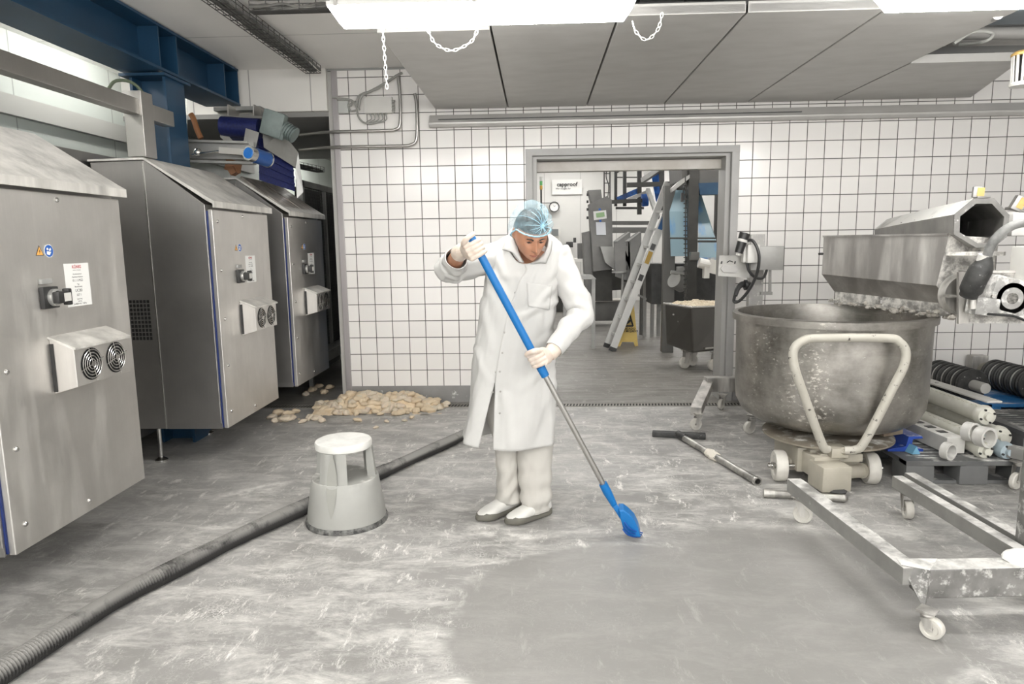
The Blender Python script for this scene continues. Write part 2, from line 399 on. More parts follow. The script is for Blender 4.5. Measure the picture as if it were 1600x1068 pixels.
# left side of the hall: pale green-white panels behind the machines
def panel_mat(name, c, px, off=0., axis=1):
    m, nt, b = new_mat(name)
    t = nt.nodes.new('ShaderNodeTexCoord'); s = nt.nodes.new('ShaderNodeSeparateXYZ'); nt.links.new(t.outputs['Object'], s.inputs[0])
    f = mth(nt, 'ABSOLUTE', mth(nt, 'SUBTRACT', mth(nt, 'FRACT', mth(nt, 'ADD', mth(nt, 'DIVIDE', s.outputs[axis], px), 20+off)), .5))
    mk = ramp(nt, f, .003/px, .006/px)
    nz = noi(nt, t.outputs['Object'], 3, 5)
    base = mixc(nt, nz, c4([x*.93 for x in c]), c4(c))
    nt.links.new(mixc(nt, mk, c4([x*.45 for x in c]), base), b.inputs['Base Color']); b.inputs['Roughness'].default_value = .55
    return m
struct(MB().bx(-4.0, -3.75, -4.5, 17.4, 0, 3.3).build('wall_left', panel_mat('pale_green_panels', (.56, .60, .56), 1.15, .2), smooth=0, origin=(0, 0, 0)))
CEILM = panel_mat('ceiling_panels', (.88, .86, .83), 1.2, .13)
struct(MB().bx(-3.9, .62, -4.5, 6.5, 3.02, 3.12).build('ceiling', CEILM, smooth=0, origin=(0, 0, 0)))
struct(MB().bx(.62, 5.4, -4.5, 6.5, 3.62, 3.7).build('ceiling', mat('raw_ceiling', (.11, .12, .125), (.075, .08, .085), 2, .7), smooth=0))
struct(MB().bx(.62, .68, -4.5, 6.5, 3.02, 3.66).build('trim_2', mat('raw_ceiling_edge', (.12, .12, .12), rough=.7), smooth=0))
struct(MB().bx(-1.85, 5.4, W, W+.2, 3.0, 3.7).build('wall_back', mat('plaster', (.3, .3, .29), rough=.8), smooth=0))
# white boxed bulkhead at the far left, its underside runs on into the next bay
BULK = panel_mat('bulkhead_panels', (.74, .72, .68), .55, .13, 0)
struct(MB().bx(-2.86, -1.855, 6.2, 6.34, 2.66, 3.02).build('wall_bulkhead', BULK, smooth=0, origin=(0, 0, 0)))
struct(MB().bx(-3.8, -2.86, 6.27, 6.36, 2.66, 3.02).build('wall_bulkhead', BULK, smooth=0, origin=(0, 0, 0)))
SOFF = mat('grey_soffit', (.25, .245, .235), rough=.7)
struct(MB().bx(-3.8, -1.83, 6.26, 9.2, 2.62, 2.66).build('ceiling', SOFF, smooth=0))
struct(MB().bx(-1.86, -1.80, 6.25, 17.3, 0, 3.3).build('wall_passage', mat('passage_wall', (.42, .41, .39), rough=.7), smooth=0))
# ---- back room shell
WW2 = panel_mat('back_room_panels', (.62, .615, .59), .9, .3, 0)
struct(MB().bx(-6.5, 8, 17.3, 17.5, 0, 3.6).build('wall_far', WW2, smooth=0, origin=(0, 0, 0)))
struct(MB().bx(-1.8, 8, 6.45, 17.4, 3.3, 3.4).build('ceiling', mat('back_room_ceiling', (.5, .5, .48), rough=.8), smooth=0))
struct(MB().bx(-6.5, -1.86, 9.2, 17.4, 3.0, 3.1).build('ceiling', mat('back_passage_ceiling', (.5, .5, .48), rough=.8), smooth=0))
struct(MB().bx(6.4, 6.6, 6.45, 17.4, 0, 3.4).build('wall_far_right', WW2, smooth=0, origin=(0, 0, 0)))

# ---- doorway
mb = MB(); f = .048
mb.bx(-.10, -.10+f+.012, W-.03, W+.02, .0, 2.29, .003); mb.bx(1.775-f-.012, 1.781, W-.03, W+.02, 0, 2.29, .003); mb.bx(-.10, 1.781, W-.0305, W+.0205, 2.235, 2.293, .003)
struct(mb.build('door_1', TRIM, smooth=0))
mb = MB(); mb.bx(-.045, .0, W+.02, W+.26, 0, 2.235, .003); mb.bx(1.675, 1.722, W+.02, W+.26, 0, 2.235, .003); mb.bx(-.045, 1.722, W+.0205, W+.26, 2.21, 2.24)
struct(mb.build('door_1', mat('door_reveal', (.35, .345, .33), rough=.45), smooth=0))
struct(MB().bx(-.045, 1.722, W+.18, W+.27, 2.115, 2.205, .003).build('trim_3', mat('door_lintel', (.50, .48, .45), (.40, .37, .33), 4, .5, wear=(.3, .2, .1), wsc=9, wt=.7), smooth=0))

# ---- drain in the floor
t = thing('floor_drain', 'long slotted steel channel drain set in the floor along the tiled wall', 'drain', (0, 6.06, 0))
MB().bx(-2.9, 2.6, 6.012, 6.112, -.0, .0015).build('channel', mat('drain_dark', (.012, .012, .012), rough=.8), t, smooth=0)
mb = MB(); x = -2.9
while x < 2.6:
    mb.prism([(x, 6.022, .0015), (x+.013, 6.022, .0015), (x+.025, 6.104, .0015), (x+.012, 6.104, .0015)], (0, 0, .003)); x += .0285
mb.bx(-2.9, 2.6, 6.006, 6.02, 0, .005); mb.bx(-2.9, 2.6, 6.106, 6.119, 0, .005)
mb.build('grating', mat('drain_grating', (.30, .285, .26), (.2, .19, .17), 6, .5, .4), t, smooth=0)

# ================================================================ lamps
DIFF = emis('lamp_diffuser', (1.0, .985, .95), LAMP_E)
LHOUS = mat('lamp_housing', (.62, .62, .60), rough=.45)
def chain(pts, parent, m, name='chain', link=.021, r=.0021):
    P = spline(pts, 24); L = [0.]
    for a, b in zip(P, P[1:]): L.append(L[-1]+(b-a).length)
    def at(s):
        for i in range(len(L)-1):
            if L[i+1] >= s: return P[i].lerp(P[i+1], (s-L[i])/max(1e-9, L[i+1]-L[i])), (P[i+1]-P[i]).normalized()
        return P[-1], (P[-1]-P[-2]).normalized()
    mb = MB(); s = link*.5; k = 0
    while s < L[-1]-link*.3:
        c, d = at(s); X, Y, _ = frame_of(d); S = X if k % 2 else Y
        ring = [c+d*(link*.62*sin(a))*1.0+S*(.0062*cos(a)) for a in [2*pi*i/10 for i in range(10)]]
        mb.tube(ring, r, 5, closed=True); s += link; k += 1
    return mb.build(name, m, parent)
def batten(x0, x1, y, z, label, chains=(), dk=0):
    t = thing('batten_lamp', label, 'lamp', ((x0+x1)/2, y, z+.12), 'fluorescent batten lamps under the ceiling')
    h = .066
    bot = [(x0+.045, y-.05, z), (x1-.045, y-.05, z), (x1-.045, y+.05, z), (x0+.045, y+.05, z)]
    top = [(x0, y-.072, z+h), (x1, y-.072, z+h), (x1, y+.072, z+h), (x0, y+.072, z+h)]
    MB().hull(bot, top).build('diffuser', DIFF, t, smooth=0, bevel=.004)
    MB().bx(x0-.004, x1+.004, y-.078, y+.078, z+h, z+h+.02).bx(x0+.012, x1-.012, y-.068, y+.068, z+h+.02, z+h+.062).build('housing', LHOUS, t, smooth=0, bevel=.004)
    for fx in (.03, .48, .70, .97):
        X = x0+(x1-x0)*fx
        MB().bx(X-.008, X+.008, y-.084, y-.078, z+h-.006, z+h+.03).build('clip', STEELB, t, smooth=0)
    for c in chains: chain(c, t, mat('chain_white', (.75, .74, .7), rough=.4) if dk == 0 else BOLT)
    return t
zl = aY(540, 48, 3.34).z
batten(-.935, .448, 3.27, zl, 'bright batten lamp hanging above the worker with loose white chains', (
    [(-.71, 3.3, zl+.02), (-.705, 3.3, zl-.12), (-.70, 3.302, aY(604, 140, 3.3).z)],
    [aY(668, 45, 3.3), aY(680, 68, 3.3), aY(706, 79, 3.3), aY(735, 66, 3.3), aY(747, 45, 3.3)],
    [aY(988, 34, 3.3), aY(994, 50, 3.3), aY(1010, 62, 3.3), aY(1028, 46, 3.3), aY(1036, 16, 3.3)],
    [aY(988, 10, 3.3), V((.47, 3.3, 3.0))]))
zl2 = aY(1375, 23, 3.34).z
batten(1.535, 2.9, 3.27, zl2, 'bright batten lamp at the top right, beside the slatted grey corner lamp', ([(1.75, 3.3, zl2+.12), (1.70, 3.3, zl2+.3), (1.62, 3.3, zl2+.6)],))
for i, (x, y) in enumerate(((-2.2, -.3), (-.3, -.3), (1.6, -.3), (3.5, -.3), (-2.2, -2.2), (-.3, -2.2), (1.6, -2.2), (3.5, -2.2))):  # unseen lamps added behind the camera as main light
    batten(x-.68, x+.68, y, 2.75, 'unseen fill lamp added behind the photographer, %s lamp of the %s row' % (('leftmost', 'second', 'third', 'rightmost')[i % 4], ('nearer', 'farther')[i//4]))
batten(-3.4, -3.2+.9, 3.4, 2.90, 'hidden fill lamp added above the blue beam by the left wall, nearer one') if 0 else None
def batten2(x, y, z, label, L=1.3):  # unseen lamps added to light the back room and the passage
    t = thing('fill_lamp', label, 'lamp', (x, y, z+.08), 'unseen lamps added in the rooms behind')
    MB().bx(x-L/2, x+L/2, y-.06, y+.06, z, z+.05, .01).build('diffuser', DIFF2, t, smooth=0)
    MB().bx(x-L/2-.01, x+L/2+.01, y-.07, y+.07, z+.05, z+.09).build('housing', LHOUS, t, smooth=0)
DIFF2 = emis('fill_diffuser_far', (1, .98, .95), FILL_ROOM2)
for (x, y), l in zip(((.1, 7.8), (2.2, 7.8), (.1, 10.4), (3.0, 10.6), (4.2, 8.6), (-.6, 13.2), (1.8, 13.4), (4.2, 13.4), (.6, 16.0), (3.4, 16.0)), ('nearest left', 'nearest right', 'left of the middle row', 'right of the middle row', 'rightmost near', 'left of the third row', 'centre of the third row', 'right of the third row', 'left against the far wall', 'right against the far wall')):
    batten2(x, y, 3.18, 'unseen fill lamp added in the back room, %s' % l, 1.5)
for y_, n_ in ((1.2, 'nearest'), (3.6, 'middle'), (5.4, 'farthest')):  # hidden lamps added to brighten the left wall panels
    t = thing('fill_lamp', 'hidden fill lamp added above the blue beam by the left wall, %s one' % n_, 'lamp', (-3.35, y_, 3.0), 'fill lamps added above the blue beam')
    MB().bx(-3.37, -3.33, y_-.6, y_+.6, 2.945, 2.99, .01).build('diffuser', emis('fill_diffuser_weak', (1, .98, .95), 11.), t, smooth=0); MB().bx(-3.41, -3.29, y_-.61, y_+.61, 2.99, 3.02).build('housing', LHOUS, t, smooth=0)
batten2(-2.9, 10.6, 2.85, 'unseen fill lamp added far down the passage behind the machines', 1.2)
# slatted grey lamp at the right edge
t = thing('work_lamp', 'small white slatted insect lamp hanging at the right edge by the wall', 'lamp', aY(1597, 80, 4.0))
c = aY(1600, 108, 4.0)
mb = MB()
for k in range(14):
    a = 2*pi*k/14; mb.bar(c+V((cos(a)*.055, sin(a)*.055, -.075)), c+V((cos(a)*.06, sin(a)*.06, .07)), .011, .006, up=(cos(a), sin(a), 0))
mb.lathe([(.0, -.09), (.062, -.09), (.066, -.078), (.062, -.07), (0, -.07)], c, seg=24)
mb.build('cage', WHITEP, t)
MB().lathe([(0, .07), (.066, .07), (.066, .082), (.05, .094), (0, .094)], c, seg=24).build('cap', mat('amber_cap', (.55, .36, .12), rough=.5), t)
MB().cyl(c+V((0, 0, -.07)), c+V((0, 0, .07)), .035).build('bulb', BLACKP, t)
MB().tube([c+V((0, 0, .09)), c+V((.002, 0, .6))], .004).build('cord', WHITEP, t)

# ================================================================ sheet-metal hood over the doorway wall
t = thing('extraction_hood', 'wide grey sheet-metal hood of slanting panels along the ceiling by the tiled wall', 'hood', (.9, 5.0, 2.65))
xs = [-.895, -.25, .44, 1.11, 1.83, 2.56]
for i in range(5):
    y0 = 3.99 if i == 0 else 3.82
    MB().bx(xs[i]+.006, xs[i+1]-.006, y0, 6.2, 2.65, 2.71, .006).bx(xs[i]+.006, xs[i+1]-.006, y0, y0+.04, 2.65, 2.695+.02*i*0).build('hood_panel', GALV, t, smooth=0)
MB().hull([(2.566, 4.97, 2.65), (3.30, 4.97, 2.65), (3.72, 6.2, 2.65), (2.566, 6.2, 2.65)], [(2.566, 4.97, 2.705), (3.30, 4.97, 2.705), (3.72, 6.2, 2.705), (2.566, 6.2, 2.705)]).build('hood_panel', GALV, t, smooth=0)
MB().bx(-.9, 2.56, 3.9, 6.2, 2.712, 2.74).bx(2.5, 3.2, 5.1, 6.2, 2.712, 2.74).build('hood_back', DARK, t, smooth=0)

# pipes, cables and ducts above the hood, top right
def pipe(pts, r, m, label, name='pipe', cat='pipe', group=None, seg=12, n=6):
    return tag(MB().tube(spline(pts, n) if n else pts, r, seg).build(name, m), label, cat, group)
pipe([(2.3, 5.3, 2.93), (4.9, 5.35, 2.93)], .045, GALV, 'grey pipe above the hood at the top right, the nearer and lower', n=0)
pipe([(2.3, 5.8, 3.02), (4.9, 5.85, 3.02)], .05, GALV, 'grey pipe above the hood at the top right, the farther and higher', n=0)
pipe([aY(1490, 68, 5.0), aY(1520, 50, 5.0), aY(1550, 52, 5), aY(1540, 64, 5), aY(1500, 70, 5.2)], .012, mat('pale_hose', (.5, .5, .47), rough=.5), 'pale looped flexible conduit above the hood, top right', 'flexible_conduit', 'conduit')
pipe([aY(1505, 45, 4.6), aY(1560, 22, 4.0)], .028, STEELB, 'ribbed grey hose running up beside the lamp, top right', 'flexible_conduit', 'conduit', n=0)
pipe([(.9, 4.1, 3.25), (2.6, 4.0, 3.3)], .06, DARK, 'dark pipe above the hood behind the lamps', n=0)
tag(MB().bx(3.2, 4.4, 4.9, 5.2, 2.95, 3.4).build('air_duct', mat('blue_grey_duct', (.27, .31, .34), rough=.6), smooth=0), 'blue grey air duct above the hood at the top right', 'duct')
tag(MB().hull([(1.0, 4.2, 3.0), (2.3, 4.2, 3.0), (2.3, 4.9, 3.0), (1.0, 4.9, 3.0)], [(1.0, 4.2, 3.4), (2.3, 4.2, 3.4), (2.3, 4.9, 3.4), (1.0, 4.9, 3.4)]).build('air_duct', mat('dim_duct', (.14, .14, .14), rough=.6), smooth=0), 'dark air duct in the gap above the hood panels', 'duct')

# long trunking on the tiled wall
t = thing('wall_trunking', 'long stainless cable trunking on the tiled wall above the doorway', 'trunking', (1.6, 6.2, 2.51))
prof = [(6.22, 2.515), (6.19, 2.49), (6.155, 2.49), (6.135, 2.512), (6.135, 2.528), (6.15, 2.535), (6.20, 2.60), (6.222, 2.60)]
MB().prism([(-.945, y, z) for y, z in prof], (6.0, 0, .0)).build('tray', mat('trunk_metal', (.50, .49, .47), (.44, .43, .41), 3, .4, .2), t, smooth=0, bevel=.003)
MB().bx(-.86, 2.28, 6.14, 6.18, 2.551, 2.556).build('lid_edge', DARK, t, smooth=0)

# conduits and junction boxes on the upper left of the tiled wall
def PW(x, y, d=.0): return aY(x, y, W-.045-d)
COND = mat('conduit_steel', (.42, .41, .39), rough=.3, metal=.9)
pipe([PW(505, 207)+V((-.25, .1, 0)), PW(520, 206), PW(600, 204), PW(618, 202), PW(625, 193), PW(625, 150), PW(622, 120)], .0135, COND, 'steel conduit on the tiled wall, the shorter upper one of the bent pair', 'conduit', 'conduit')
pipe([PW(505, 231)+V((-.25, .1, 0)), PW(520, 230), PW(620, 228), PW(642, 226), PW(651, 215), PW(651, 165), PW(648, 146)], .0135, COND, 'steel conduit on the tiled wall, the longer lower one of the bent pair', 'conduit', 'conduit')
GCAB = mat('grey_cable', (.28, .28, .26), rough=.6)
t = thing('junction_box', 'large white junction box with looping cables high on the tiled wall', 'junction box', PW(591, 163))
MB().box(PW(591, 164)+V((0, .02, 0)), (.245, .06, .14), None, .004).build('box', WHITEP, t)
mb = MB()
for k in range(5):
    x = 579+k*6; MB().cyl(PW(x, 176), PW(x, 180), .009, seg=8).build('gland', GCAB, t)
for k in range(4): MB().cyl(PW(612, 158+k*5), PW(617, 158+k*5), .011, seg=8).build('gland', GCAB, t)
for k in range(5):
    x = 579+k*6; mb.tube(spline([PW(x, 179), PW(x+1, 186), PW(x-6, 190), PW(575, 193)], 5), .005, 6)
mb.tube(spline([PW(596, 189), PW(580, 193), PW(568, 191), PW(560, 182), PW(556, 165), PW(548, 156), PW(527, 155)], 6), .008, 8)
mb.tube(spline([PW(560, 168), PW(565, 150), PW(580, 142), PW(600, 131), PW(620, 118), PW(628, 114, -.03)], 6), .012, 8)
mb.tube(spline([PW(562, 172), PW(558, 155), PW(566, 146), PW(590, 139), PW(606, 129)], 6), .007, 8)
mb.tube(spline([PW(556, 158), PW(545, 165), PW(548, 173), PW(556, 172)], 6), .008, 8)
mb.build('cable', GCAB, t)
t = thing('junction_box', 'small grey junction box at the corner guard of the tiled wall', 'junction box', PW(536, 166))
MB().box(PW(536, 167)+V((0, .025, 0)), (.09, .05, .105), None, .003).build('box', mat('pale_box', (.45, .46, .44), rough=.5), t)
MB().tube(spline([PW(519, 152), PW(530, 153), PW(545, 155), PW(552, 160)], 5), .008, 8).cyl(PW(543, 164), PW(550, 164), .012, seg=8).build('cable', GCAB, t)

# wire cable trays below the ceiling
def cable_tray(a, b, w, label, ncab=7):
    a, b = V(a), V(b); d = (b-a).normalized(); s = d.cross(V((0, 0, 1))).normalized(); L = (b-a).length
    t = thing('cable_tray', label, 'cable tray', a.lerp(b, .5)); mb = MB()
    for u in (-.5, -.3, -.1, .1, .3, .5): mb.tube([a+s*w*u, b+s*w*u], .0028, 5)
    for u in (-.5, .5):
        for z in (.035, .06): mb.tube([a+s*w*u+V((0, 0, z)), b+s*w*u+V((0, 0, z))], .0028, 5)
    n = int(L/.1)
    for k in range(n+1):
        p = a+d*(L*k/n); mb.tube([p-s*w*.5+V((0, 0, .06)), p-s*w*.5, p+s*w*.5, p+s*w*.5+V((0, 0, .06))], .0032, 5)
    mb.build('wire_basket', mat('tray_wire', (.06, .058, .055), rough=.5), t)
    mb = MB()
    for k in range(ncab):
        o = random.uniform(-.4, .4)*w; pts = []
        for q in range(9): pts.append(a+d*(L*q/8)+s*(o+random.uniform(-.012, .012))+V((0, 0, .012+random.uniform(0, .03))))
        mb.tube(spline(pts, 4), .009, 6)
    mb.build('cable', mat('tray_cable', (.19, .185, .17), (.10, .10, .095), 12, .6), t)
    for q in (.2, .8):
        p = a+d*L*q; MB().tube([p-s*w*.5+V((0, 0, .06)), p+V((0, 0, 3.02-p.z))], .003, 6).build('hanger', BOLT, t)
cable_tray((-1.93, 3.6, 2.93), (-1.90, 6.0, 2.93), .13, 'dark wire cable tray running below the white ceiling towards the bulkhead', 10)
cable_tray((-1.80, 4.5, 2.94), (-.95, 4.5, 2.94), .07, 'narrow wire cable tray branching off to the lamp', 4)

# ================================================================ blue steel beam and posts on the left
def ibeam(mb, a, b, w, h, t=.018, up=(0, 0, 1)):
    a, b = V(a), V(b); u = V(up)
    mb.bar(a+u*(h/2-t/2), b+u*(h/2-t/2), w, t, up=u); mb.bar(a-u*(h/2-t/2), b-u*(h/2-t/2), w, t, up=u); mb.bar(a, b, t*.8, h-2*t, up=u)
t = thing('roof_beam', 'heavy blue steel I-beam under the ceiling on the left', 'beam', (-2.76, 3.0, 2.7))
mb = MB(); ibeam(mb, (-2.76, -4, 2.855), (-2.76, 6.13, 2.855), .31, .31); mb.build('beam', BLUEP, t, smooth=0)
for y in (4.86, 5.10, 5.86, 6.12, 3.0, 1.0):
    MB().bx(-2.9, -2.61, y-.007, y+.007, 2.72, 2.99).build('stiffener', BLUEP, t, smooth=0)
mb = MB()
for y in (4.9, 5.1, 5.25): mb.cyl((-2.64, y, 2.700), (-2.64, y, 2.682), .013, seg=6)
mb.build('bolt', BOLT, t)
t = thing('steel_column', 'blue steel column carrying the beam behind the middle cabinet', 'column', (-2.77, 5.05, 0))
mb = MB(); mb.bx(-2.885, -2.865, 4.93, 5.19, 0, 2.69); mb.bx(-2.645, -2.625, 4.93, 5.19, 0, 2.69); mb.bx(-2.865, -2.645, 5.05, 5.065, 0, 2.69)
mb.build('column', BLUEP, t, smooth=0); MB().bx(-2.93, -2.6, 4.88, 5.24, 2.672, 2.69).build('cap_plate', BLUEP, t, smooth=0)
tag(MB().bx(-2.02, -1.9, 6.9, 7.12, 0, 2.62).build('steel_column', mat('blue_paint_dim', (.02, .09, .2), (.015, .06, .14), 4, .5), smooth=0), 'blue steel column in the passage beside the tiled wall', 'column')
# ================================================================ dough-divider cabinets on the left
XD = -2.10
GASK = mat('blue_gasket', (.01, .025, .13), rough=.4)
VENTB = mat('vent_black', (.004, .004, .004), rough=.9)
ORANGE = mat('warning_orange', (.85, .42, .10), rough=.5)
SIGNB = mat('sign_blue', (.02, .11, .42), rough=.5)
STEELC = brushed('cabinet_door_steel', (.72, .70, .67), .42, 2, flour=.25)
ROOF_LIT = brushed('lamp_lit_roof_steel', (.62, .61, .58), .52, 1, flour=.75)  # roof tone lightened to paint in the reflection of the lamps above
def cabinet(y0, label):
    y1 = y0+.925
    t = thing('control_cabinet', label, 'cabinet', (-2.5, y0+.46, 0), 'stainless control cabinets in a row on the left')
    side = [(-2.135, .262), (-2.135, 1.745), (-2.505, 2.03), (-2.86, 2.022), (-2.86, .262)]
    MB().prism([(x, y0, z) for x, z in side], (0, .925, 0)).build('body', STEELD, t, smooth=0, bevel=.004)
    # a seam and the folded edge between the front and the back half of the body
    MB().bx(-2.519, -2.513, y0-.003, y0, .262, 2.018).build('seam', BOLT, t, smooth=0)
    MB().bx(-2.5, -2.13, y0-.002, y0+.004, .262, .30).build('bottom_fold', STEELD, t, smooth=0)
    rf = [(-2.065, 1.725), (-2.065, 1.765), (-2.10, 1.785), (-2.505, 2.045), (-2.87, 2.038), (-2.87, 2.026), (-2.505, 2.031), (-2.11, 1.765), (-2.078, 1.75), (-2.078, 1.725)]
    MB().prism([(x, y0-.012, z) for x, z in rf], (0, .952, 0)).build('roof', ROOF_LIT, t, smooth=0)
    MB().bx(-2.135, -2.128, y0+.013, y1-.012, .268, 1.705).build('gasket', GASK, t, smooth=0)
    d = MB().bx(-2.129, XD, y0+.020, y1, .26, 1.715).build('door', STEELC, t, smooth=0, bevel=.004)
    mb_pts = [(.085, z) for z in (.365, .68, .995, 1.32, 1.64)] + [(.475, 1.685), (.475, .31)]
    for a, z in mb_pts:
        MB().lathe([(0, .009), (.007, .0085), (.0115, .004), (.012, 0)], (XD, y0+a, z), (1, 0, 0), 12).build('bolt', BOLT, d)
    # isolator switch
    ya, yb, za, zb = y0+.305, y0+.425, 1.222, 1.315
    sw = MB().bx(XD, XD+.022, ya, ya+.092, za, zb, .005).build('switch', BLACKP, t)
    cy, cz = ya+.056, (za+zb)/2
    MB().lathe([(.037, .0), (.037, .018), (.028, .02), (.028, 0)], (XD+.022, cy, cz), (1, 0, 0), 28).build('switch_ring', mat('switch_ring', (.6, .6, .58), rough=.3, metal=.7), sw)
    MB().lathe([(.028, 0), (.026, .02), (.0, .022)], (XD+.022, cy, cz), (1, 0, 0), 24).box((XD+.055, cy+.01, cz), (.03, .085, .05), None, .006).bx(XD+.04, XD+.07, cy+.03, cy+.052, cz-.036, cz+.036, .005).build('rotary_handle', BLACKP, sw)
    MB().bx(XD+.069, XD+.0715, cy+.0, cy+.042, cz-.018, cz+.018).build('handle_plate', WHITEP, sw, smooth=0)
    MB().bx(XD, XD+.016, ya+.005, ya+.07, zb+.012, zb+.034, .003).build('switch_lamp', mat('switch_lamp', (.3, .3, .29), rough=.3), sw)
    # paper label
    lb = MB().bx(XD, XD+.001, y0+.475, y0+.64, 1.215, 1.408).build('paper_label', PAPER, t, smooth=0)
    cy = y0+.557
    for s, z, sz, m, bd in (('KÖNIG', 1.392, .019, INKR, 1), ('member of the group', 1.378, .006, INK, 0), ('Kundennummer', 1.360, .009, INK, 0), ('Maschinen-Nummer', 1.347, .009, INK, 0), ('01.1.1.MG2', 1.331, .015, INK, 0),
                        ('Typ', 1.314, .010, INK, 0), ('Bezeichnung', 1.303, .010, INK, 0), ('UC80', 1.285, .020, INK, 0), ('SET 1', 1.265, .014, INK, 0), ('Spannung', 1.247, .009, INK, 0), ('Leistung', 1.237, .008, INK, 0), ('3x400V+N / 50Hz', 1.225, .012, INK, 0)):
        text_mesh(s, sz, 'print', m, plane_M((XD+.0012, cy, z), (0, 1, 0), (0, 0, 1)), lb, depth=.0001, bold=bool(bd))
    # warning triangle and read-the-manual disc
    a, b_, z = XD+.0008, y0+.337, 1.466
    s1 = MB().prism([(XD, b_-.024, z-.019), (XD, b_+.024, z-.019), (XD, b_, z+.024)], (.0008, 0, 0)).build('warning_sticker', INK, t, smooth=0)
    MB().prism([(a, b_-.019, z-.016), (a, b_+.019, z-.016), (a, b_, z+.018)], (.0008, 0, 0)).build('sticker_face', ORANGE, s1, smooth=0)
    MB().prism([(a+.001, b_+.003, z+.010), (a+.001, b_-.005, z-.002), (a+.001, b_-.0005, z-.002), (a+.001, b_-.003, z-.012), (a+.001, b_+.005, z+.0015), (a+.001, b_+.0005, z+.0015)], (.0006, 0, 0)).build('flash_symbol', INK, s1, smooth=0)
    b_ = y0+.393
    s2 = MB().lathe([(0, .0008), (.028, .0008), (.028, 0)], (XD, b_, z), (1, 0, 0), 28).build('manual_sticker', PAPER, t)
    MB().lathe([(0, .0006), (.0255, .0006), (.0255, 0)], (XD+.0009, b_, z), (1, 0, 0), 28).build('sticker_face', SIGNB, s2)
    MB().lathe([(0, .0005), (.0055, .0005), (.0055, 0)], (XD+.0016, b_-.009, z+.008), (1, 0, 0), 14).prism([(XD+.0016, b_-.016, z-.014), (XD+.0016, b_+.002, z-.018), (XD+.0016, b_+.012, z-.004), (XD+.0016, b_+.004, z-.004), (XD+.0016, b_-.006, z-.001), (XD+.0016, b_-.014, z-.001)], (.0005, 0, 0)).prism([(XD+.0016, b_+.002, z-.002), (XD+.0016, b_+.013, z+.004), (XD+.0016, b_+.010, z+.013), (XD+.0016, b_-.001, z+.006)], (.0005, 0, 0)).build('reader_symbol', PAPER, s2, smooth=0)
    # fan box with sloping lid and two ringed grilles
    f0, f1, z0, z1 = y0+.335, y0+.72, .87, 1.09
    xp = XD+.105
    poly = [(XD, z0-.02), (xp, z0+.01), (xp, z1-.045), (XD, z1)]
    fb = MB().prism([(x, f0, z) for x, z in poly], (0, f1-f0, 0)).build('fan_box', STEELC, t, smooth=0, bevel=.002)
    MB().prism([(XD, f0-.008, z1+.012), (xp+.012, f0-.008, z1-.036), (xp+.012, f0-.008, z1-.046), (XD, f0-.008, z1+.002)], (0, f1-f0+.016, 0)).build('fan_box_lid', ROOF_LIT, fb, smooth=0)
    MB().bx(XD, XD+.016, f0-.003, f0-.0005, z0-.01, z1-.02).build('fan_box_slot', BLACKP, fb, smooth=0)
    for k in (0, 1):
        c = V((xp+.0005, f0+.105+k*.175, (z0+z1)/2-.015)); rr = .072
        fo = MB().lathe([(0, 0), (rr, 0), (rr, .001), (0, .001)], c, (1, 0, 0), 32).build('fan_opening', VENTB, fb)
        mb = MB()
        for q in (.022, .036, .050, .064): mb.tube([c+V((.004, cos(2*pi*i/28)*q, sin(2*pi*i/28)*q)) for i in range(28)], .0028, 5, closed=True)
        for a in (0, pi/2): 
            dd = V((0, cos(a+.25), sin(a+.25)))*.078; mb.tube([c+V((.006, 0, 0))-dd, c+V((.006, 0, 0))+dd], .0025, 5)
        mb.lathe([(0, .006), (.013, .006), (.013, 0)], c+V((.003, 0, 0)), (1, 0, 0), 14)
        mb.build('fan_guard', BOLT, fo)
    # punched ventilation holes on the back half
    v = MB()
    for i in range(6):
        for j in range(10): v.bx(-2.69+.0235*i, -2.674+.0235*i, y0-.002, y0+.001, 1.135-.0272*j-.02, 1.135-.0272*j)
    v.build('vent_holes', VENTB, t, smooth=0)
    for x in (-2.64, -2.84):
        for y in (y0+.12, y1-.12):
            MB().cyl((x, y, .0), (x, y, .262), .013, seg=12).lathe([(0, 0), (.042, 0), (.042, .012), (.015, .03), (0, .03)], (x, y, 0), seg=20).build('levelling_foot', BOLT, t)
    return t
cab = cabinet(4.366, 'tall stainless control cabinet with vent holes on its side, middle one of the row')
for y, l in ((2.475, 'large stainless control cabinet nearest the camera at the left edge'), (5.71, 'stainless control cabinet farthest back, beside the tiled wall')):
    c = copy_tree(cab); c['label'] = l; c.location.y += y-4.366

# body of the line behind the cabinets, brought down low to block light beneath
tag(MB().bx(-3.35, -2.90, 1.2, 6.88, .10, 2.0, .01).bx(-3.3, -2.95, 1.5, 1.6, 0, .3).bx(-3.3, -2.95, 6.5, 6.6, 0, .3).bx(-3.4, -2.895, 1.2, 4.86, 2.0, 2.09).build('machine_housing', STEELD, smooth=0), 'long dark steel machine housing behind the control cabinets', 'machine')
# stainless frame over the cabinets
t = thing('gantry', 'stainless box-section frame standing over the cabinets on the left', 'frame', (-2.54, 4.4, 2.04))
MB().bx(-2.585, -2.505, .5, 4.36, 2.31, 2.405, .004).build('cross_bar', STEEL, t, smooth=0)
MB().bx(-2.585, -2.505, 4.49, 4.78, 2.30, 2.40, .004).build('bar_end', STEEL, t, smooth=0)
MB().bx(-2.605, -2.485, 4.36, 4.49, 2.049, 2.455, .004).build('post', STEEL, t, smooth=0)
MB().tube(spline([(-2.6, 4.2, 2.42), (-2.6, 4.3, 2.50), (-2.56, 4.42, 2.51), (-2.52, 4.52, 2.42)], 5), .010, 8).build('cable', mat('green_grey_cable', (.12, .15, .10), rough=.6), t)
